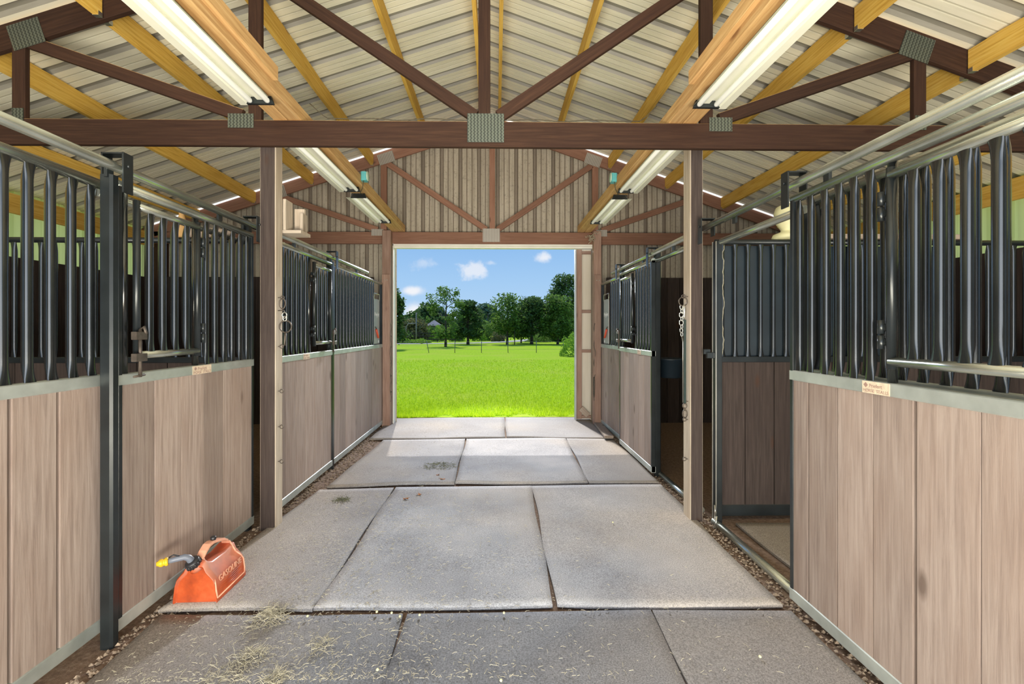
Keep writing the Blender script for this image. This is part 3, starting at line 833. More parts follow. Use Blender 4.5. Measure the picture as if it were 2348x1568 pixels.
# left, near
stall_front('stall_front_section', -1.95, .85, 2.28, 1, 'fixed barred stall panel at the near left edge, with brown weathered boards', 'stall panel', 'stall fronts of boards and bars',
            gaps=[1.04, 1.24, 1.44, 1.64, 1.84, 2.04], bars=[2.225 - P0 * k for k in range(0, 14)], end_posts=(1, 0))
steel_post(-1.888, -1.826, 2.19, 2.24, 2.26, 'thick dark steel post at the near left, between fixed panel and sliding door')
stall_front('stall_door', -1.865, 2.25, 3.49, 1, 'sliding stall door behind the red gas can', 'stall door', 'stall fronts of boards and bars',
            gaps=[2.49, 2.70, 2.90, 3.11, 3.32], bars=[2.962, 3.057, 3.154, 3.252, 3.345, 3.440], feed=(2.32, 2.864), feed_latch='near', sticker=(2.79, 2.97), end_posts=(1, 1))
steel_post(-1.93, -1.87, 3.46, 3.52, 2.33, 'dark steel end post beside the left wood post')
track(-1.835, .9, 3.50, 1, 'near left track rail ending at the left wood post', [2.24, 3.46])
mb = MB(); mb.tube([(-1.95, 2.25, 2.19), (-1.95, 3.6, 2.19)], .020, 12); tag(mb.build('header_pipe', M['pipe']), 'dark thinner pipe just behind the top of the near left sliding door', 'pipe')
# left, far
stall_front('stall_door', -1.80, 3.60, 4.97, 1, 'sunlit sliding stall door just beyond the left wood post', 'stall door', 'stall fronts of boards and bars',
            gaps=[3.88, 4.08, 4.28, 4.5, 4.72], bars=[3.66 + P0 * k for k in range(0, 8)], feed=(4.42, 4.92), feed_latch='far', sticker=(4.22, 4.36))
steel_post(-1.835, -1.775, 4.965, 5.02, 2.26, 'slim dark steel post in the middle of the far left stall front')
stall_front('stall_front_section', -1.80, 5.02, 7.14, 1, 'fixed barred stall panel on the left running up to the far doorway', 'stall panel', 'stall fronts of boards and bars',
            bars=[5.07 + .1145 * k for k in range(15)], end_posts=(0, 1))
track(-1.775, 3.60, 6.29, 1, 'far left track rail beyond the wood post, running toward the doorway', [4.97])
# right, far
stall_front('stall_door', 1.62, 4.66, 5.88, -1, 'sliding stall door on the right with sun on its lower corner, past the open dark stall', 'stall door', 'stall fronts of boards and bars',
            gaps=[4.90, 5.10, 5.28, 5.47, 5.68], bars=[4.72 + P0 * k for k in range(12)], feed=(5.26, 5.80), feed_latch='far', sticker=(5.0, 5.12))
steel_post(1.64, 1.70, 4.66, 4.73, 2.36, 'dark steel post framing the far edge of the dark open stall on the right')
steel_post(1.615, 1.675, 5.885, 5.945, 2.36, 'slim dark steel post halfway along the far right stall front')
stall_front('stall_front_section', 1.67, 5.945, 7.14, -1, 'fixed barred stall panel on the right running up to the far doorway', 'stall panel', 'stall fronts of boards and bars',
            bars=[6.0 + .1145 * k for k in range(6)], end_posts=(0, 1))
track(1.61, 3.70, 6.29, -1, 'far right track rail running from the wood post toward the doorway', [4.69, 5.91])
mb = MB(); mb.tube([(1.66, 3.70, ZP), (1.66, 4.66, ZP)], .024, 16); tag(mb.build('header_pipe', M['pipe']), 'pale round header pipe above the dark open stall on the right', 'pipe')
# right, near
stall_front('stall_door', 1.635, .95, 2.475, -1, 'large sliding stall door at the near right with pale weathered boards', 'stall door', 'stall fronts of boards and bars',
            gaps=[2.33, 2.13, 1.925, 1.73, 1.49, 1.29, 1.10], bars=[2.435, 2.341, 2.238, 2.144, 2.053, 1.962], feed=(1.20, 1.86), feed_latch='far' if False else 'near', sticker=(1.835, 1.975), end_posts=(1, 1))
stall_front('stall_front_section', 1.78, .95, 2.52, -1, 'dark fixed barred panel standing directly behind the open near right door', 'stall panel', 'stall fronts of boards and bars',
            bars=[2.45 - P0 * k for k in range(15)], end_posts=(1, 1))
steel_post(1.74, 1.80, 2.53, 2.59, 2.22, 'dark steel post at the near side of the open right doorway')
track(1.61, .9, 3.50, -1, 'near right track rail above the big sliding door', [2.44, 3.47])
mb = MB(); mb.tube([(1.70, 2.48, 2.185), (1.70, 3.40, 2.185)], .024, 16); tag(mb.build('header_pipe', M['pipe']), 'pale round header pipe crossing above the open near right doorway', 'pipe')
# jamb of the near right opening
o = thing('door_jamb', (1.70, 3.5, 0), 'dark steel jamb with strips standing in for gap light and a latch box, right of the strap post', 'jamb')
mb = MB(); mb.box(1.69, 1.735, 3.46, 3.53, 0, 2.20, 'z', ch=.004); mb.build('post', M['frame_dark'], o)
mb = MB(); mb.box(1.684, 1.690, 3.46, 3.468, .02, 2.20, 'z', ch=.001); mb.box(1.676, 1.682, 3.50, 3.508, .02, 2.20, 'z', ch=.001); mb.build('gap_light_strip', M['steel'], o)  # bright strips stand in for light in the narrow gaps
mb = MB(); mb.box(1.625, 1.70, 3.475, 3.50, 1.30, 1.345, 'x', ch=.003); mb.box(1.61, 1.66, 3.50, 3.52, 1.33, 1.37, 'x', ch=.003); mb.build('latch_box', M['frame_dark'], o)
mb = MB(); mb.tube([(1.68, 3.44, .10), (1.665, 3.43, .02), (1.665, 3.46, 0.0), (1.68, 3.47, .02), (1.68, 3.47, .16), (1.67, 3.45, .18), (1.672, 3.44, .1)], .007, 8); mb.build('floor_guide', M['steel'], o)
for y0, y1, lab in ((2.50, 3.50, 'round pale sill pipe on the floor across the near right opening'), (3.72, 4.64, 'round pale sill pipe on the floor across the dark far right opening')):
    mb = MB(); mb.tube([(1.69, y0, .035), (1.69, y1, .035)], .028, 16); tag(mb.build('sill_pipe', M['pipe']), lab, 'pipe', 'sill pipes across the stall openings')

# stall dividers (across)
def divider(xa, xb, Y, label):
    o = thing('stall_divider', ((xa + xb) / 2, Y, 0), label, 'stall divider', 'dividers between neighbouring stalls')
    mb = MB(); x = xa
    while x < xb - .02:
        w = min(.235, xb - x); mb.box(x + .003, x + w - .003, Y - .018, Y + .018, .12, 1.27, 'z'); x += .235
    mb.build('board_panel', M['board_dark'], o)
    for nm, z0, z1 in (('middle_rail', 1.26, 1.305), ('bottom_rail', .03, .12)):
        mb = MB(); mb.box(xa, xb, Y - .023, Y + .023, z0, z1, 'x', ch=.003); mb.build(nm, M['frame_dark'], o)
    mb = MB(); mb.tube([(xa, Y, 2.225), (xb, Y, 2.225)], .022, 12); mb.build('top_pipe', M['frame_dark'], o)
    n = int((xb - xa) / .104)
    for k in range(n):
        x = xa + .06 + k * .104; bar_mesh(x, Y, 1.30, 2.212, -1, r=.0175, n=10, ax='y').build('bar', M['bar'], o)
    return o
divider(XL + .1, -1.99, 3.63, 'dark barred divider between the two left stalls, seen through the near bars')
dv = divider(1.76, XR - .1, 3.63, 'dark barred divider backed with blue-black sheet inside the open right stall')
mb = MB(); mb.box(1.80, 3.6, 3.655, 3.665, 1.30, 2.20, 'z'); mb.build('backing_sheet', M['bucket'], dv)

# swing feeder openings at the ends of the far panels
for X, d, lab in ((-1.80, 1, 'grey hanging feeder sheet with red grip at the end of the left stall bars'), (1.67, -1, 'grey hanging feeder sheet with red grip at the end of the right stall bars')):
    o = thing('feeder_sheet', (X, 6.9, 1.3), lab, 'feeder', 'grey feeder sheets beside the doorway')
    ya, yb = 6.72, 7.02
    mb = MB(); mb.box(X - .006, X + .006, ya, yb, 1.31, 1.98, 'y', ch=.002); sh = mb.build('sheet', M['greysheet'], o)
    mb = MB(); mb.tube([(X, ya, 1.96), (X, ya, 2.06), (X, yb, 2.06), (X, yb, 1.96)], .008, 8); mb.build('hanger', M['steel'], o)
    xs = X + d * .0075; right = (0, 1, 0) if d > 0 else (0, -1, 0)
    text_part('lettering', 'Priefert', .085, frame_mtx((xs, (ya + yb) / 2, 1.75), right, (0, 0, 1)), M['whiteink'], o)
    mb = MB(); mb.box(xs, xs + d * .001, ya + .1, yb - .09, 1.71, 1.716, 'y', ch=.0003); mb.box(xs, xs + d * .001, yb - .09, yb - .03, 1.325, 1.36, 'y', ch=.0003); mb.build('marking', M['whiteink'], o)
    s = 1
    mb = MB(); mb.tube([(X + d * .02, ya + .06, 1.53), (X + d * .03, ya + .14, 1.40)], [.014, .016], 10); mb.build('grip', M['redgrip'], o)
    mb = MB(); mb.tube([(X + d * .005, ya + .02, 1.56), (X + d * .02, ya + .04, 1.56), (X + d * .02, ya + .07, 1.52)], .006, 8); mb.build('lever', M['rust'], o)

# feed bucket in the dark right stall
o = thing('feed_bucket', (1.86, 5.0, 1.02), 'blue-black corner feed bucket in the dark open right stall', 'bucket')
mb = MB(); mb.lathe((1.90, 4.93, 1.0), [(0, 0), (.11, 0), (.125, .01), (.145, .19), (.155, .195), (.155, .21), (.138, .21), (.12, .03), (0, .02)], 24); mb.build('tub', M['bucket'], o)
mb = MB(); mb.tube([(1.74, 4.93, 1.2), (1.72, 4.93, 1.30), (1.715, 4.93, 1.22)], .005, 6); mb.build('hook', M['steel'], o)

# ------------------------------------------------------------------ far doorway
mb = MB(); mb.box(-1.655, 1.56, 7.30, 7.335, 2.862, 2.893, 'x', ch=.003); mb.box(-1.655, 1.56, 7.34, 7.44, 2.835, 2.895, 'x', ch=.006)
tag(mb.build('trim_2', M['white']), kind='structure')
mb = MB(); mb.box(-1.658, -1.642, 7.30, 7.50, 0, 2.9, 'z', ch=.003); tag(mb.build('trim_3', M['white']), kind='structure')
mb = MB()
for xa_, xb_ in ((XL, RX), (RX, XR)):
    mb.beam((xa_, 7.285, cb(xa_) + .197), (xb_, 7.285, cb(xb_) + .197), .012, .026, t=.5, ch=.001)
tag(mb.build('glow_strip', M['gap_glow']), kind='structure')  # glowing strip added in place of a daylit gap under the roof
for nm, xc_ in (('trim_5', XL + .0), ('trim_6', XR - .0)):
    mb = MB(); mb.box(xc_ - .2, xc_ + .2, 7.36, 7.46, 0, 3.1, 'z'); tag(mb.build(nm, M['truss']), kind='structure')
o = thing('sliding_barn_door', (1.43, 7.56, 0), 'slid-open metal barn door leaf with wooden framing at the right of the doorway', 'door')
mb = MB(); mb.box(1.305, 1.325, 7.49, 7.60, .02, 2.86, 'z', ch=.003); mb.build('edge_channel', M['greysheet'], o)
mb = MB(); mb.box(1.325, 1.42, 7.53, 7.57, .04, 2.86, 'z', ch=.003); mb.build('stile', M['post_red'], o)
mb = MB(); mb.box(1.32, 2.6, 7.585, 7.60, .03, 2.86, 'z', ch=.002); mb.build('sheet', M['doorpanel'], o)
for z in (.05, 1.14, 1.80, 2.78):
    mb = MB(); mb.box(1.38, 2.6, 7.545, 7.583, z, z + .05, 'x', ch=.003); mb.build('girt', M['post_red'], o)
mb = MB(); mb.beam((1.40, 7.52, .22), (1.52, 7.52, .10), .03, .09, (0, 0, 1)); mb.build('brace_block', M['plank'], o)
for s, x, lab in ((1, 1.553, 'coiled cable hanging down the right jamb of the far doorway'), (-1, -1.655, 'thin chain with rings hanging down the left jamb of the far doorway')):
    mb = MB(); pts = [(x - s * .012 * math.sin(k * .8), 7.155 - .012 * math.cos(k * .5), 1.62 - k * .035) for k in range(36)]
    mb.tube(pts, .006 if s > 0 else .003, 6)
    if s > 0:
        for r in (.07, .06):
            mb.tube([(x - .015, 7.14 + r * .6 * math.sin(a * PI / 8), .62 + 2.2 * r * math.cos(a * PI / 8)) for a in range(16)], .006, 6, closed=True)
    else:
        for z in (1.42, 1.25, 1.0, .8, .55):
            mb.tube([(x + .012, 7.145 + .013 * math.sin(a * PI / 5), z + .013 * math.cos(a * PI / 5)) for a in range(10)], .0035, 6, closed=True)
    tag(mb.build('hanging_cable' if s > 0 else 'hanging_chain', M['rust']), lab, 'cable' if s > 0 else 'chain')
mb = MB(); mb.beam((1.53, 6.15, .065), (1.60, 7.13, .045), .12, .035, (0, 0, 1), ch=.004); tag(mb.build('loose_plank', M['plank']), 'dusty loose plank on the floor beside the right stall panel by the doorway', 'plank')
# twine wrapped on the corner of the header
mb = MB(); rnd = random.Random(4)
for q in range(7):
    p = V((1.53, 7.17, 3.02)); pts = [p]
    for k in range(7): p = p + V((rnd.uniform(-.05, .04), rnd.uniform(-.012, .004), rnd.uniform(-.04, .035))); pts.append(p)
    mb.tube(pts, .004, 5)
tag(mb.build('baling_twine', M['hay']), 'frayed baling twine snagged at the right end of the far header', 'twine')

# ------------------------------------------------------------------ hooks, rings, strap
def ring(mb, c, r, n, w=.0035, k=18, ax='y'):
    c = V(c)
    e = {'y': (V((1, 0, 0)), V((0, 0, 1))), 'x': (V((0, 1, 0)), V((0, 0, 1)))}[ax]
    mb.tube([c + e[0] * r * math.sin(a * 2 * PI / k) * n + e[1] * r * math.cos(a * 2 * PI / k) for a in range(k)], w, 7, closed=True)
def eye_hook(x, y, z, d, label, group, wrist=.03):
    mb = MB(); mb.tube([(x - d * .01, y, z), (x + d * wrist * .5, y, z)], .0035, 7); ring(mb, (x + d * (wrist * .5 + .012), y, z), .013, 1)
    return tag(mb.build('eye_hook', M['rust'], loc=(x, y, z)), label, 'hook', group)
hooks = [(1.392, 'topmost bare eye hook on the left wood post, just below stall rail height'), (1.052, 'eye hook on the left wood post, second bare one from the top'),
         (.78, 'eye hook on the left wood post, third bare one from the top'), (.515, 'lowest eye hook on the left wood post')]
for z, lab in hooks: eye_hook(-1.665, 3.50, z, 1, lab, 'eye hooks on the left post')
o = thing('hanging_ring', (-1.64, 3.5, 1.74), 'oval metal ring hanging on the highest hook of the left post', 'ring')
mb = MB(); mb.tube([(-1.675, 3.5, 1.765), (-1.645, 3.5, 1.765)], .0035, 7); ring(mb, (-1.632, 3.5, 1.765), .013, 1); mb.build('hook', M['rust'], o)
mb = MB(); ring(mb, (-1.632, 3.5, 1.72), .04, .55, .0045); mb.build('ring', M['rust'], o)
o = thing('snap_ring', (-1.60, 3.5, 1.6), 'metal snap with a large round ring hanging on the left post', 'snap')
mb = MB(); mb.tube([(-1.675, 3.5, 1.665), (-1.62, 3.5, 1.668), (-1.612, 3.5, 1.65)], .0035, 7); mb.build('hook', M['rust'], o)
mb = MB(); ring(mb, (-1.617, 3.5, 1.63), .022, .8, .004); ring(mb, (-1.612, 3.495, 1.605), .018, .8, .004); mb.build('swivel', M['steel'], o)
mb = MB(); ring(mb, (-1.608, 3.5, 1.545), .045, 1, .0055, 24); mb.build('ring', M['rust'], o)
mb = MB(); mb.tube([(-1.61, 3.5, 1.50), (-1.612, 3.5, 1.46), (-1.615, 3.5, 1.425), (-1.614, 3.5, 1.40)], [.006, .009, .006, .009], 8); mb.build('snap_bolt', M['rust'], o)
# right post
for z, lab in ((1.01, 'eye hook on the strap post beside the snap end'), (.875 - .01, 'eye hook low on the strap post below the snap'), (.49, 'lowest eye hook on the strap post')):
    eye_hook(1.527, 3.60, z - (.06 if z > .8 else 0), -1, lab, 'eye hooks on the strap post')
o = thing('tie_strap', (1.50, 3.6, 1.75), 'dark green tie strap with chain links and metal snap hanging on the right wood post', 'strap')
mb = MB(); mb.tube([(1.54, 3.6, 1.785), (1.50, 3.6, 1.785)], .0035, 7); ring(mb, (1.492, 3.6, 1.785), .014, 1); mb.build('hook', M['rust'], o)
mb = MB(); ring(mb, (1.488, 3.6, 1.745), .035, .95, .0045, 22); mb.build('ring', M['rust'], o)
mb = MB(); mb.tube([(1.495, 3.6, 1.72), (1.497, 3.6, 1.70), (1.497, 3.6, 1.67), (1.497, 3.6, 1.63), (1.498, 3.6, 1.59)], [.006, .010, .016, .009, .006], 8); mb.build('snap', M['steel'], o)
mb = MB(); mb.box(1.491, 1.509, 3.590, 3.596, .935, 1.60, 'z', ch=.001); mb.build('webbing', M['strap'], o)
mb = MB(); ring(mb, (1.499, 3.593, .915), .018, .9, .0045); mb.tube([(1.499, 3.593, .897), (1.499, 3.593, .88)], .006, 8); ring(mb, (1.500, 3.593, .852), .030, .6, .005); mb.build('bolt_snap', M['rust'], o)
mb = MB(); zz = 1.70; 
for k in range(8):
    ring(mb, (1.474 + (.004 if k % 2 else 0), 3.6, zz), .022 if k in (2, 4) else .016, .5 if k % 2 else .7, .003); zz -= .031
mb.tube([(1.478, 3.6, zz + .02), (1.484, 3.595, zz - .03), (1.484, 3.595, .94)], .0028, 6)
mb.build('chain', M['steel'], o)

# long cobweb-like twine on the right opening jamb
mb = MB(); rnd = random.Random(2)
mb.tube([(1.80 + rnd.uniform(-.008, .008), 3.58, 2.19 - k * .03) for k in range(30)], .0035, 5); tag(mb.build('hanging_twine', M['hay']), 'thin ragged twine hanging down inside the open right stall', 'twine')

# yellow funnel-like jug seen above the right divider, turned wooden stand seen above the left one
o = thing('feed_jug', (2.32, 3.63, 2.25), 'pale yellow plastic jug standing above the right stall divider rail', 'jug')
mb = MB(); mb.lathe((2.345, 3.63, 2.248), [(0, 0), (.10, 0), (.11, .015), (.10, .04), (.048, .06), (.044, .075), (.08, .13), (.095, .21), (.08, .26), (.04, .28), (0, .28)], 22); mb.build('body', M['cream'], o)
mb = MB(); mb.lathe((2.345, 3.63, 2.527), [(.03, 0), (.035, .04), (.0, .044)], 16); mb.build('cap', M['white'], o)
mb = MB(); mb.box(2.42, 3.8, 3.58, 3.70, 2.248, 2.285, 'x'); tag(mb.build('loose_plank', M['plank']), 'pale plank lying on top of the right divider rail, beside the yellow jug', 'plank')
o = thing('turned_post', (-2.5, 3.63, 2.25), 'pale turned wooden finial standing above the left stall divider rail', 'finial')
mb = MB(); mb.lathe((-2.48, 3.63, 2.247), [(0, 0), (.045, 0), (.045, .035), (.037, .04), (.048, .065), (.04, .09), (.028, .105), (.036, .12), (.024, .155), (.019, .18), (.019, .20), (.0, .216)], 18); mb.build('spindle', M['beam'], o)
mb = MB(); mb.tube([(-2.43, 3.63, 2.285), (-2.42, 3.63, 2.285), (-2.20, 3.63, 2.285), (-2.06, 3.63, 2.285)], [.036, .038, .038, .008], 14); tag(mb.build('wood_log', M['plank']), 'pale round log with a pointed end lying on the left stall divider rail', 'log')

# ------------------------------------------------------------------ gas can
def gas_can():
    o = thing('gas_can', (-1.64, 2.63, .02), 'red plastic gasoline can with yellow-tipped spout, on the mat by the left stall door', 'gas can')
    # cross-section along x (width), extruded along y; front face towards the camera
    y0, y1 = 2.50, 2.80; xc = -1.64; z0 = .022
    def sec(y, s=1., zs=1., grow=0.):
        # half outline of the end: wide base, sloping shoulders, narrow neck at the top
        pr = [(.105, .0), (.118, .012), (.118, .03), (.108, .14), (.098, .185), (.058, .245), (.046, .285), (.038, .292)]
        pts = [V((xc + (x * s + grow), y, z0 + z * zs)) for x, z in pr] + [V((xc - (x * s + grow), y, z0 + z * zs)) for x, z in reversed(pr)]
        return pts
    mb = MB()
    # body: sloping front, top saddle under the handle
    st = [(y0 + .016, .93, .66), (y0 + .004, .985, .70), (y0, 1., .72), (y0 + .008, 1.0, .76), (y0 + .03, 1.0, .80), (y0 + .05, 1.0, .74), (y0 + .085, 1.0, .68), (y1 - .09, 1., .66), (y1 - .03, 1., .70), (y1 - .005, .985, .72), (y1 + .0, .93, .70)]
    base = len(mb.v)
    for y, s, zs in st: mb.v += sec(y, s, zs)
    n = 16
    for i in range(len(st) - 1):
        for j in range(n):
            q = (j + 1) % n; a = base + i * n; b = a + n
            mb.face((a + j, b + j, b + q, a + q), None, .5, True)
    mb.face([base + j for j in range(n)], None, .5); mb.face([base + (len(st) - 1) * n + j for j in reversed(range(n))], None, .5)
    body = mb.build('body', M['can'], o)
    bv = body.modifiers.new('b', 'BEVEL'); bv.width = .006; bv.segments = 2; bv.limit_method = 'ANGLE'; bv.angle_limit = math.radians(35)
    # handle: arched top bar joining front peak to the back
    mb = MB()
    hp = [(y0 + .028, .190), (y0 + .035, .225), (y0 + .07, .258), (y0 + .105, .278), (y0 + .14, .280), (y1 - .06, .252), (y1 - .022, .228), (y1 - .006, .19)]
    k = len(hp)
    for yy, z in hp:
        w = .023; h = .007
        mb.v += [V((xc - w, yy, z0 + z - h)), V((xc + w, yy, z0 + z - h)), V((xc + w * .9, yy, z0 + z + h)), V((xc - w * .9, yy, z0 + z + h))]
    for i in range(k - 1):
        for j in range(4):
            q = (j + 1) % 4; mb.face((i * 4 + j, i * 4 + 4 + j, i * 4 + 4 + q, i * 4 + q), None, .5, False)
    mb.face((0, 1, 2, 3)); mb.face((k * 4 - 1, k * 4 - 2, k * 4 - 3, k * 4 - 4))
    hd = mb.build('handle', M['can_rim'], o); bv = hd.modifiers.new('b', 'BEVEL'); bv.width = .005; bv.segments = 2
    # rim ribs outlining the aisle side panel
    mb = MB()
    def sp(y, z):  # point on the aisle side surface
        pr = [(.118, .03), (.108, .14), (.098, .185), (.058, .245)]
        zz = z / .72
        for (x0_, z0_), (x1_, z1_) in zip(pr, pr[1:]):
            if z0_ <= zz <= z1_: x = x0_ + (x1_ - x0_) * (zz - z0_) / (z1_ - z0_); break
        else: x = pr[0][0] if zz < .03 else pr[-1][0]
        return V((xc + x + .001, y, z0 + z))
    loop = [sp(y0 + .012, .035), sp(y1 - .025, .035), sp(y1 - .015, .06), sp(y1 - .012, .115), sp(y1 - .02, .14), sp(y1 - .03, .165)]
    mb.tube(loop, .0042, 8)
    mb.tube([sp(y0 + .012, .035), sp(y0 + .008, .075), sp(y0 + .012, .115), sp(y0 + .02, .14), sp(y0 + .03, .17), V((xc + .024, y0 + .04, z0 + .235))], .0048, 8)
    mb.tube([sp(y1 - .03, .165), V((xc + .024, y1 - .02, z0 + .225))], .0048, 8)
    mb.build('side_rib', M['can_rim'], o)
    # lettering on the aisle side
    p = sp(y0 + .155, .122); right = (0, 1, 0); up = V((-.072, 0, 1)).normalized()
    text_part('lettering', 'GASOLINE', .047, frame_mtx((p.x + .002, p.y, p.z - .006), right, up), M['can_rim'], o, .0022)
    p2 = sp(y0 + .155, .085)
    mb = MB()
    for k in range(5):
        z = .092 - k * .011; a = sp(y0 + .045, z); b = sp(y1 - .05 - (.03 if k % 2 else 0), z)
        mb.tube([a, b], .0012, 5)
    mb.build('embossed_line', M['can'], o)
    # neck, collar, spout
    c = V((xc - .008, y0 + .022, z0 + .205)); ax = V((-.28, -.42, .86)).normalized()
    mb = MB(); mb.lathe(c - ax * .02, [(.036, 0), (.036, .028), (.034, .03)], 20, ax); mb.build('neck', M['can'], o)
    mb = MB(); r_ = []
    mb.lathe(c + ax * .006, [(.034, 0), (.037, .004), (.037, .030), (.033, .036), (.020, .040), (0, .040)], 24, ax)
    for k in range(14):
        a = 2 * PI * k / 14; e1 = ax.cross(V((1, 0, 0))).normalized(); e2 = ax.cross(e1)
        q = c + ax * .008 + (e1 * math.cos(a) + e2 * math.sin(a)) * .037
        mb.tube([q, q + ax * .024], .0035, 6)
    mb.build('collar', M['black'], o)
    tip = c + ax * .045
    p1 = tip + ax * .022; p2_ = p1 + V((-.016, -.012, .010)); p3 = p1 + V((-.045, -.035, .010)); p4 = p1 + V((-.078, -.055, .008))
    mb = MB(); mb.tube([tip - ax * .01, tip + ax * .012, p1, p2_, p3, p4], [.019, .0175, .0165, .0155, .014, .013], 16); mb.build('spout', M['spout'], o)
    dd = (p4 - p3).normalized()
    mb = MB(); mb.lathe(p4 - dd * .006, [(.0, 0), (.021, 0), (.022, .012), (.017, .014), (.017, .022), (.021, .024), (.019, .036), (.012, .044), (.011, .050), (0, .044)], 18, dd); cap = mb.build('spout_cap', M['yellowcap'], o)
    mb = MB(); mb.tube([p4 + V((0, 0, .018)) - dd * .01, p4 + V((0, 0, .026)) - dd * .03, p4 + V((0, 0, .012)) - dd * .055], .004, 6); mb.build('cap_strap', M['black'], o)
    # rear vent cap
    mb = MB(); mb.lathe((xc - .0, y0 + .165, z0 + .280), [(.013, 0), (.015, .004), (.015, .018), (.012, .021), (0, .021)], 14); mb.build('vent_cap', M['black'], o)
    o.rotation_euler = (0, 0, 0)
    return o
gas_can()

# ------------------------------------------------------------------ hay, straw, leaves
def tuft(cx, cy, r, n, h, name, mat, label, seed, elong=1.):
    rn = random.Random(seed); mb = MB()
    for _ in range(n):
        a = rn.random() * 2 * PI; q = r * rn.random() ** .7
        x, y = cx + q * math.cos(a) * elong, cy + q * math.sin(a)
        z = .024 + h * (1 - q / r) * rn.random()
        L = rn.uniform(.02, .065); b = rn.random() * 2 * PI; el = rn.uniform(-.3, .7)
        d = V((math.cos(b) * math.cos(el), math.sin(b) * math.cos(el), math.sin(el) * .7)) * L
        p = V((x, y, z)); mid = p + d * .5 + V((rn.uniform(-.006, .006), rn.uniform(-.006, .006), rn.uniform(0, .008)))
        e = p + d; e.z = max(e.z, .022); w = .0011
        mb.tube([p, mid, e], w, 3, rn.random(), cap=False)
    return tag(mb.build(name, M[mat]), label, 'hay', kind='stuff' if n > 700 else None)
tuft(-1.17, 2.37, .085, 260, .07, 'hay_clump', 'hay', 'fluffy clump of dry hay beside the red gas can', 1)
tuft(-1.12, 2.10, .06, 110, .03, 'hay_clump', 'hay', 'small flat tuft of hay on the nearest left mat, above the bottom one', 2, 1.4)
tuft(-.94, 1.96, .05, 120, .045, 'hay_clump', 'hay', 'small hay clump at the bottom edge of the view', 3)
tuft(-.83, 2.16, .07, 60, .02, 'hay_clump', 'hay', 'thin wisp of hay beside the first seam of the nearest row', 4, .8)
tuft(-1.16, 1.99, .10, 90, .02, 'hay_clump', 'hay', 'scattered loose hay near the bottom left corner', 5)
tuft(-.62, 5.0, .14, 200, .03, 'hay_clump', 'haygreen', 'flat green hay patch on the mat beyond the posts', 6, 1.5)
tuft(-1.36, 4.02, .06, 90, .02, 'hay_clump', 'haygreen', 'small green hay tuft by the left stall, past the wood post', 7, 1.3)

def litter():
    rn = random.Random(11); mb = MB()
    for _ in range(3600):
        y = 1.95 + 2.2 * rn.random() ** 2.0 if rn.random() < .75 else rn.uniform(2, 7)
        x = rn.gauss(-.9, .55) if rn.random() < .85 else rn.uniform(-1.7, 1.55)
        if not -1.68 < x < 1.52: continue
        L = rn.uniform(.006, .028); b = rn.random() * PI * 2
        p = V((x, y, .030 + rn.random() * .003)); e = p + V((math.cos(b) * L, math.sin(b) * L, rn.uniform(-.002, .006)))
        m_ = (p + e) / 2 + V((rn.uniform(-.003, .003), rn.uniform(-.003, .003), .002))
        mb.tube([p, m_, e], .0011, 3, rn.random(), cap=False)
    tag(mb.build('straw_litter', M['hay']), 'fine straw bits scattered over the rubber mats', 'straw', kind='stuff')
    mb = MB()
    for _ in range(3800):           # chips and pebbles in the gaps along the stall fronts
        s = rn.random() < .5
        y = rn.uniform(1.7, 7.1)
        x = rn.uniform(-1.84, -1.60 if y > 4.4 else -1.70) if s else rn.uniform(1.56, 1.72)
        if -1.8 < x < -1.66 and 3.4 < y < 3.6: continue
        r = rn.uniform(.004, .014); n = len(mb.v)
        c = V((x, y, r * .5)); a = rn.random() * PI
        pts = [V((r * rn.uniform(.7, 1.3) * math.cos(a + k * PI / 2), r * rn.uniform(.5, 1.1) * math.sin(a + k * PI / 2), 0)) for k in range(4)]
        mb.v += [c + p for p in pts] + [c + V((0, 0, r * .8))]
        for k in range(4): mb.face((n + k, n + (k + 1) % 4, n + 4), None, rn.random())
    tag(mb.build('wood_chips', M['debris']), 'wood chips and grit along the foot of the stall fronts', 'grit', kind='stuff')
litter()
def dead_leaf(x, y, s, a, label):
    mb = MB(); pts = []
    for k in range(10):
        t = 2 * PI * k / 10; r = s * (1 if k % 2 == 0 else .62)
        pts.append(V((x + r * math.cos(t + a), y + r * .8 * math.sin(t + a), .030 + .006 * math.sin(3 * t + a))))
    n = len(mb.v); mb.v += pts + [V((x, y, .034))]
    for k in range(10): mb.face((n + k, n + (k + 1) % 10, n + 10), None, .5, True)
    mb.tube([(x, y, .034), (x + s * 1.4 * math.cos(a), y + s * 1.4 * math.sin(a), .036)], .0012, 4)
    tag(mb.build('dead_leaf', M['leafbrown']), label, 'leaf', 'dead leaves on the mats')
dead_leaf(-.80, 4.03, .028, .4, 'brown dead leaf on the large middle mat near its far seam')
dead_leaf(-.70, 4.14, .026, 1.9, 'brown dead leaf close to the far edge of the middle mat')
dead_leaf(-.535, 4.55, .030, 2.8, 'brown dead leaf on the hay-strewn mat past the posts')
dead_leaf(-.60, 4.68, .020, .9, 'small brown dead leaf beyond the others, near the green hay')

# pale pellets on the mats
rn = random.Random(21)
spots = [(.04, 2.39), (-.63, 2.41), (-.5, 2.37), (-.55, 2.40), (-.40, 2.38), (-.98, 2.38), (-.52, 2.0), (.02, 1.93), (1.2, 2.05), (.9, 3.5)]
for x, y in spots:
    mb = MB(); mb.lathe((x, y, .028), [(0, 0), (.006, .002), (.007, .006), (.004, .010), (0, .011)], 8)
    tag(mb.build('feed_pellet', M['cream']), 'tiny pale feed pellet lying on a rubber mat', 'pellet', 'pale pellets on the mats')

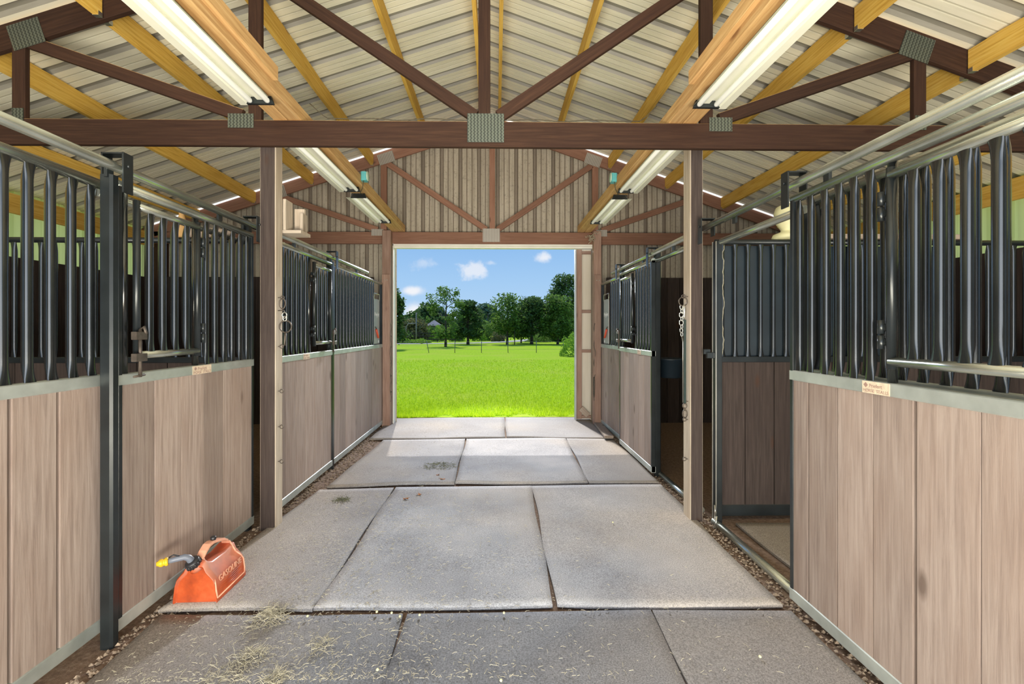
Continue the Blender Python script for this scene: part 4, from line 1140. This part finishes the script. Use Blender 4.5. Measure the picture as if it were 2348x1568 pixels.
# ------------------------------------------------------------------ outdoors
def blades():
    rn = random.Random(5); mb = MB()
    verts = []; faces = []; tt = []
    for _ in range(52000):
        y = 7.80 + 15 * rn.random() ** 3.2
        w_ = y * .32
        x = rn.uniform(-w_ - .2, w_ + .1)
        ragged = .10 + .10 * math.sin(x * 5.1) + .07 * math.sin(x * 13.7 + 1)
        if y < 7.82 + max(0, ragged) + (.12 if x > .3 else 0): continue
        h = rn.uniform(.03, .075) * (1.15 if y < 8.6 else 1); a = rn.random() * PI; l = rn.uniform(-.03, .03)
        wd = rn.uniform(.003, .006) * (1 + (y - 8) * .12)
        n = len(verts)
        dx, dy = math.cos(a) * wd, math.sin(a) * wd
        verts += [(x - dx, y - dy, .004), (x + dx, y + dy, .004), (x + l, y + rn.uniform(-.03, .03), h)]
        faces.append((n, n + 1, n + 2)); tt.append(rn.random())
    me = bpy.data.meshes.new('grass'); me.from_pydata(verts, [], faces)
    at = me.attributes.new('tint', 'FLOAT', 'FACE'); at.data.foreach_set('value', tt)
    me.materials.append(M['blade']); o = bpy.data.objects.new('grass', me); C.objects.link(o)
    tag(o, 'short bright green grass just outside the far doorway', 'grass', kind='stuff')
blades()

mb = MB(); pts = [(-30, 47.5), (-8, 49), (-2.5, 51.5), (1.5, 57), (4.5, 66), (8, 80), (14, 96)]
pp = []
for k in range(len(pts) - 1):
    a, b = pts[k], pts[k + 1]
    for j in range(6): t = j / 6; pp.append(V((a[0] + (b[0] - a[0]) * t, a[1] + (b[1] - a[1]) * t, .03)))
for a, b in zip(pp, pp[1:]):
    dv_ = (b - a).normalized(); s_ = V((-dv_.y, dv_.x, 0)) * 1.3
    mb.quad(a - s_, b - s_, b + s_, a + s_)
tag(mb.build('road', M['road']), kind='structure')

def tree(name, x, y, H, W, label, mat='leaf', n=3000, leaf=.20, trunk=.10, crown0=.22, seed=0, shape='oval', group='trees on the lawn beyond the wire fence', gaps=.0, parts=True):
    rn = random.Random(seed * 31 + 7)
    o = thing(name, (x, y, 0), label, 'tree', group)
    mb = MB()
    hh = H * (.8 if crown0 > .1 else .6)
    mb.tube([(x, y, -.1), (x + .03 * H * .1, y, H * .15), (x, y, H * .45), (x + .1, y, hh)], [trunk * 1.35, trunk, trunk * .75, trunk * .2], 8)
    limbs = []
    for k in range(9):
        z = H * (crown0 + (.75 - crown0) * k / 9); a = rn.random() * 2 * PI
        e = V((x + math.cos(a) * W * .36, y + math.sin(a) * W * .36, z + H * .13)); limbs.append(e)
        mb.tube([(x, y, z), ((x + e.x) / 2, (y + e.y) / 2, z + H * .05), tuple(e)], [trunk * .45, trunk * .3, trunk * .1], 5)
    mb.build('trunk', M['bark'], o)
    verts = []; faces = []; tt = []
    cl = []
    for k in range(60):
        t = rn.random(); z = H * (crown0 + (.97 - crown0) * t) - W * .06 * t
        if shape == 'oval': rr = math.sqrt(max(.002, 1 - (t * 1.32 - .34) ** 2)) if t > .26 else .8 + .2 * t / .26
        elif shape == 'cone': rr = (1 - t) ** .75 * .95 + .08
        elif shape == 'open': rr = (.6 + .4 * math.sin(t * PI * .8)) * (1 if t < .85 else 1 - (t - .85) * 3.5)
        else: rr = math.sqrt(max(0, 1 - (t * 1.9 - .85) ** 2)) if abs(t * 1.9 - .85) < 1 else .15
        a = rn.random() * 2 * PI; q = rr * W / 2 * rn.uniform(.35, .95)
        cl.append((V((x + q * math.cos(a), y + q * math.sin(a), z)), W * rn.uniform(.13, .24) * (.6 if shape == 'open' else 1)))
    L = parent_loc(o)
    for _ in range(n):
        c, r = cl[rn.randrange(len(cl))]
        d = V((rn.gauss(0, 1), rn.gauss(0, 1), rn.gauss(0, 1))).normalized() * r * rn.uniform(.45, 1.1)
        p = c + d
        if p.z < H * crown0 * .8: continue
        if p.z > H: continue
        u = V((rn.uniform(-1, 1), rn.uniform(-1, 1), rn.uniform(-.7, .7))).normalized(); w = u.cross(V((rn.uniform(-1, 1), rn.uniform(-1, 1), rn.uniform(-1, 1)))).normalized()
        s = leaf * rn.uniform(.5, 1.2); p = p - L; m_ = len(verts)
        verts += [tuple(p - u * s), tuple(p + w * s * .45), tuple(p + u * s), tuple(p - w * s * .45)]
        faces.append((m_, m_ + 1, m_ + 2, m_ + 3)); tt.append(min(1, max(0, .22 + .42 * d.z / r + rn.random() ** 2 * .75)))  # tops of leaf clumps tinted lighter, as lit from above
    me = bpy.data.meshes.new('crown'); me.from_pydata(verts, [], faces)
    at = me.attributes.new('tint', 'FLOAT', 'FACE'); at.data.foreach_set('value', tt)
    me.materials.append(M[mat]); c = bpy.data.objects.new('crown', me); C.objects.link(c); c.parent = o
    return o
def at(u, Y): return (u - 1138) / 1043 * Y
def hz(v, Y): return 1.52 + (756 - v) / 1043 * Y
tree('young_tree', at(908, 34.6), 34.6, hz(652, 34.6), 2.0, 'narrow dark tree at the left jamb of the doorway', 'leaf_dark', 2600, .15, .07, .10, 1, 'cone')
tree('open_tree', at(1022, 40.7), 40.7, hz(653, 40.7), 3.7, 'tall loose airy tree left of centre beyond the wire fence', 'leaf', 3000, .13, .10, .16, 2, 'open')
tree('dark_tree', at(1073, 46.7), 46.7, hz(688, 46.7), 3.2, 'dense dark tree just right of the airy one', 'leaf_dark', 3600, .19, .13, .16, 3, 'oval')
tree('mid_tree', at(1163, 46.6), 46.6, hz(672, 46.6), 4.2, 'spreading olive-green tree in the middle of the doorway view', 'leaf', 3000, .18, .11, .24, 4, 'round')
tree('broad_tree', at(1219, 48), 48, hz(680, 48), 4.2, 'broad dark tree left of the rounded bright one', 'leaf_dark', 4200, .20, .15, .20, 5, 'oval')
tree('round_tree', at(1279, 46.5), 46.5, hz(674, 46.5), 4.0, 'rounded bright green tree at the right of the doorway view', 'leaf', 6000, .17, .11, .12, 6, 'oval')
tree('tall_tree', at(1300, 58), 58, hz(626, 58), 5.2, 'tallest dark tree rising behind the rounded bright one', 'leaf_dark', 5200, .22, .16, .12, 7, 'oval')
tree('small_tree', at(950, 60), 60, hz(730, 60), 4.6, 'low reddish-olive tree by the dark board fence', 'leaf_olive', 3200, .2, .1, .05, 8, 'round')
tree('small_tree', at(1195, 52), 52, hz(712, 52), 3.0, 'slender green tree between the spreading and the broad tree', 'leaf', 2400, .18, .08, .14, 9, 'oval')
# woodland far behind
rn = random.Random(77)
for k in range(30):
    u = 880 + k * 17.5 + rn.uniform(-6, 6); Y = [92, 101, 110, 119][k % 4] + rn.uniform(-.6, .6)
    top = 722 + 10 * math.sin(k * .9) + rn.uniform(-6, 6)
    if 955 < u < 1010: top -= 16
    if 1090 < u < 1130: top = 697 + rn.uniform(-3, 3); Y += 36
    if u > 1190: top -= 22
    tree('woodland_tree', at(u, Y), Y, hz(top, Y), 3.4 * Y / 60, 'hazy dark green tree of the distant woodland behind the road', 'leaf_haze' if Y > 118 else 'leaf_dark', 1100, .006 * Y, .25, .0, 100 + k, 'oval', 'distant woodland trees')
def bush(u, v, Y, w, h, mat, label, seed, n=1300, leaf=.12):
    rn = random.Random(seed); x = at(u, Y); verts = []; faces = []; tt = []
    for _ in range(n):
        d = V((rn.gauss(0, 1), rn.gauss(0, 1), abs(rn.gauss(0, 1)))).normalized() * rn.uniform(.7, 1.05)
        lump = 1 + .18 * math.sin(d.x * 6 + seed) * math.cos(d.z * 7)
        p = V((d.x * w / 2 * lump, d.y * w / 2, d.z * h * lump)); m_ = len(verts)
        u_ = V((rn.uniform(-1, 1), rn.uniform(-1, 1), rn.uniform(-1, 1))).normalized(); w_ = u_.cross(V((rn.uniform(-1, 1), 1, rn.uniform(-1, 1)))).normalized(); s = leaf * rn.uniform(.5, 1.2)
        verts += [tuple(p - u_ * s), tuple(p + w_ * s * .5), tuple(p + u_ * s), tuple(p - w_ * s * .5)]
        faces.append((m_, m_ + 1, m_ + 2, m_ + 3)); tt.append(min(1, .2 + .4 * d.z + rn.random() * .4))  # light from above put into the tint: paler towards the top
    me = bpy.data.meshes.new('bush'); me.from_pydata(verts, [], faces)
    a_ = me.attributes.new('tint', 'FLOAT', 'FACE'); a_.data.foreach_set('value', tt)
    me.materials.append(M[mat]); o = bpy.data.objects.new('bush', me); C.objects.link(o); o.location = (x, Y, 0)
    tag(o, label, 'bush', 'bushes beyond the wire fence')
bush(1003, 0, 60, 2.2, 1.9, 'leaf_bright', 'bright green bush behind the airy tree trunk', 1)
bush(1048, 0, 60, 2.0, 1.6, 'leaf_bright', 'bright green bush left of the dense dark tree trunk', 2)
bush(1098, 0, 62, 2.4, 1.6, 'leaf_bright', 'low bright bush right of the dense dark tree trunk', 3)
bush(1122, 0, 64, 3.2, 2.6, 'leaf', 'larger mid-green bush near the middle of the view', 4, 1800, .15)
bush(1142, 0, 60, 2.0, 1.2, 'leaf_olive', 'small olive bush beside the pale road', 5)
bush(1308, 0, 26, 1.2, 1.25, 'leaf_bright', 'bright leafy bush touching the right edge of the doorway, nearer than the fence', 6, 1500, .06)
bush(1235, 0, 56, 3.0, .9, 'leaf', 'low green scrub under the broad dark tree', 7)
bush(1262, 0, 60, 4.5, 1.8, 'leaf_dark', 'dark undergrowth behind the rounded bright tree', 8, 2000, .16)
bush(1300, 0, 60, 4.5, 1.8, 'leaf_dark', 'dark undergrowth at the right edge behind the tallest tree', 9, 2000, .16)
bush(935, 0, 70, 7, 2.4, 'leaf_dark', 'dark hedge behind the board fence at the left', 10, 2600, .2)
bush(1030, 0, 72, 5, 2.2, 'leaf_dark', 'dark hedge behind the airy tree', 11, 2200, .2)
bush(925, 0, 52, 2.2, .45, 'leaf_bright', 'low weeds in front of the dark board fence, left end', 12)
bush(962, 0, 52, 2.6, .45, 'leaf_bright', 'low weeds in front of the dark board fence, right end', 13)

# wire fence
for k, (u, lean) in enumerate(((984, -.16), (1043, .02), (1104, .01), (1165, -.02), (1230, .0), (1292, .0))):
    x = at(u, 30.); mb = MB(); mb.tube([(x, 30, 0), (x + lean, 30, .80)], .022, 6)
    tag(mb.build('fence_post', M['wire']), ['leaning', 'second', 'third', 'fourth', 'fifth', 'rightmost'][k] + ' thin metal post of the wire fence, counted from the left doorway jamb', 'fence post', 'thin posts of the wire fence')
mb = MB()
for z in (.25, .5, .75):
    pts = []; x = -9.
    while x < 8: pts.append((x, 30, z - .03 * abs(math.sin((x) * 1.8)))); x += .5
    mb.tube(pts, .006, 4)
tag(mb.build('fence_wire', M['wire']), 'thin wires strung between the metal posts across the lawn', 'wire')
# dark board fence far left
o = thing('board_fence', (at(975, 56), 56, 0), 'dark low board fence behind the road at the left', 'fence')
xa, xb = at(880, 56), at(1060, 56)
for z in (.35, .75, 1.1):
    mb = MB(); mb.box(xa, xb, 55.97, 56.03, z - .07, z + .07, 'x'); mb.build('rail', M['fencewood'], o)
x = xa
while x < xb: mb = MB(); mb.box(x - .06, x + .06, 56.03, 56.15, 0, 1.25, 'z'); mb.build('post', M['fencewood'], o); x += 2.2
# small shed
o = thing('garden_shed', (at(994, 78), 78, 0), 'small dark shed with a pale hipped roof among the trees', 'shed')
x = at(996, 78)
mb = MB(); mb.box(x - 1.1, x + 1.1, 77, 79, 0, 2.2, 'z'); mb.build('wall', M['shedwall'], o)
mb = MB(); n = 0; mb.v += [V((x - 1.35, 76.7, 2.2)), V((x + 1.35, 76.7, 2.2)), V((x + 1.35, 79.3, 2.2)), V((x - 1.35, 79.3, 2.2)), V((x, 78, 3.2))]
for a, b in ((0, 1), (1, 2), (2, 3), (3, 0)): mb.face((a, b, 4))
mb.build('roof', M['shedroof'], o)
# pale arched gate frame and utility pole
mb = MB(); x0, x1 = at(932, 55), at(955, 55); mb.tube([(x0, 55, 0), (x0, 55, 1.9), (x0 + .25, 55, 2.25), (x1, 55, 2.3)], .05, 8); mb.tube([(x1, 55, 0), (x1, 55, 3.6)], .06, 8)
tag(mb.build('gate_frame', M['shedroof']), 'pale bent pole frame standing by the dark board fence', 'gate')
for u, Y, h, lab in ((1119, 80, 4.4, 'thin utility pole among the trees in the middle'), (1180, 46, 1.8, 'thin dark pole beside the slender tree on the lawn')):
    mb = MB(); mb.tube([(at(u, Y), Y, 0), (at(u, Y), Y, h)], .05, 8); tag(mb.build('utility_pole', M['bark']), lab, 'pole')

# ------------------------------------------------------------------ world, lights, camera
w = bpy.data.worlds.new('World'); bpy.context.scene.world = w; w.use_nodes = True
nt = w.node_tree; nt.nodes.clear()
out = nt.nodes.new('ShaderNodeOutputWorld'); bg = nt.nodes.new('ShaderNodeBackground'); nt.links.new(bg.outputs[0], out.inputs[0])
tc = nt.nodes.new('ShaderNodeTexCoord'); sp = nt.nodes.new('ShaderNodeSeparateXYZ'); nt.links.new(tc.outputs['Generated'], sp.inputs[0])
X_, Y_, Z_ = sp.outputs
sky = ramp(nt, [(.0, (.52, .72, .95)), (.10, (.40, .645, .95)), (.22, (.25, .50, .89)), (.6, (.16, .36, .78))], Z_)
ysafe = math_n(nt, 'MAXIMUM', Y_, .05)
az = math_n(nt, 'DIVIDE', X_, ysafe); el = math_n(nt, 'DIVIDE', Z_, ysafe)
nz = N(nt, 'ShaderNodeTexNoise', Scale=26.0, Detail=7.0, Roughness=.62); nt.links.new(tc.outputs['Generated'], nz.inputs['Vector'])
nzf = math_n(nt, 'SUBTRACT', nz.outputs[0], .5)
nb = N(nt, 'ShaderNodeTexNoise', Scale=60.0, Detail=6.0, Roughness=.6); nt.links.new(tc.outputs['Generated'], nb.inputs['Vector'])
tot = None
def blob(u, v, ru, rv, amp, rag):
    global tot
    a = math_n(nt, 'DIVIDE', math_n(nt, 'SUBTRACT', az, (u - 1138) / 1043), ru / 1043)
    b = math_n(nt, 'DIVIDE', math_n(nt, 'SUBTRACT', el, (756 - v) / 1043), rv / 1043)
    d = math_n(nt, 'SQRT', math_n(nt, 'ADD', math_n(nt, 'MULTIPLY', a, a), math_n(nt, 'MULTIPLY', b, b)))
    d = math_n(nt, 'ADD', d, math_n(nt, 'MULTIPLY', nzf, rag))
    m = N(nt, 'ShaderNodeMapRange'); m.interpolation_type = 'SMOOTHERSTEP'; m.inputs['From Min'].default_value = 1.15; m.inputs['From Max'].default_value = .15
    m.inputs['To Min'].default_value = 0; m.inputs['To Max'].default_value = amp; nt.links.new(d, m.inputs[0])
    tot = m.outputs[0] if tot is None else math_n(nt, 'MAXIMUM', tot, m.outputs[0])
blob(948, 667, 38, 14, 1.0, 1.0); blob(952, 716, 34, 27, 1.0, .6); blob(1085, 618, 46, 24, .75, 3.2); blob(1250, 590, 26, 16, .9, 2.2)
blob(972, 602, 34, 18, .35, 3.0); blob(1125, 603, 22, 8, .4, 2.4); blob(1000, 740, 200, 16, .35, 2.0)
mx = mixc(nt, sky.outputs[0], (.93, .95, 1.0), tot)
nt.links.new(mx, bg.inputs[0]); bg.inputs[1].default_value = .95

def light(kind, name, loc, energy, color=(1, 1, 1), rot=None, target=None, **k):
    l = bpy.data.lights.new(name, kind); l.energy = energy; l.color = color
    for a, b in k.items(): setattr(l, a, b)
    o = bpy.data.objects.new(name, l); C.objects.link(o); o.location = loc
    if target is not None: o.rotation_euler = (V(target) - V(loc)).to_track_quat('-Z', 'Y').to_euler()
    return o
light('SUN', 'sun', (0, 0, 10), 2.9, (1, .95, .86), target=V((0, 0, 10)) + V((.33, -2.03, -2.83)), angle=.012)
# fill lamp added behind the camera to lighten the near surfaces
light('AREA', 'rear_fill', (0, -2.4, 1.7), 125, (.98, .98, 1), target=(0, 3.5, 2.3), shape='RECTANGLE', size=5.5, size_y=2.8)
# unseen fill lamp low behind the camera, added to brighten the roof
light('AREA', 'roof_fill', (0, -1.3, .3), 740, (1, .93, .76), target=(0, 2.6, 4.6), shape='RECTANGLE', size=6, size_y=1.4)
# spot added out of view above the far doorway to light floor and boards
light('SPOT', 'front_fill', (-.1, 16.0, 5.1), 7500, (.95, .97, 1), target=(-.1, 7.4, 1.55), shadow_soft_size=.55, spot_size=math.radians(25), spot_blend=.25)
# lamps added outside both outer walls so the fibreglass panels glow
for s in (-1, 1):
    x = (XL - 1.6) if s < 0 else (XR + 1.6)
    light('AREA', 'side_fill', (x, 3, 2.3), 75, (.92, 1, .62), target=(s * 4.0, 3, 3.2), shape='RECTANGLE', size=11, size_y=1.5)

cam = bpy.data.cameras.new('camera'); co = bpy.data.objects.new('camera', cam); C.objects.link(co)
cam.sensor_width = 36; cam.lens = 1043 * 36 / 2348; cam.clip_start = .05; cam.clip_end = 2000
co.location = (0, 0, 1.52); co.rotation_euler = (PI / 2, 0, -math.atan(.01726))
cam.shift_x = (1174 - 1156) / 2348; cam.shift_y = -(784 - 756) / 2348
sc = bpy.context.scene; sc.camera = co
sc.view_settings.view_transform = 'Standard'; sc.view_settings.look = 'None'; sc.view_settings.exposure = 0; sc.view_settings.gamma = 1
sc.cycles.max_bounces = 10; sc.cycles.diffuse_bounces = 6; sc.cycles.use_denoising = True
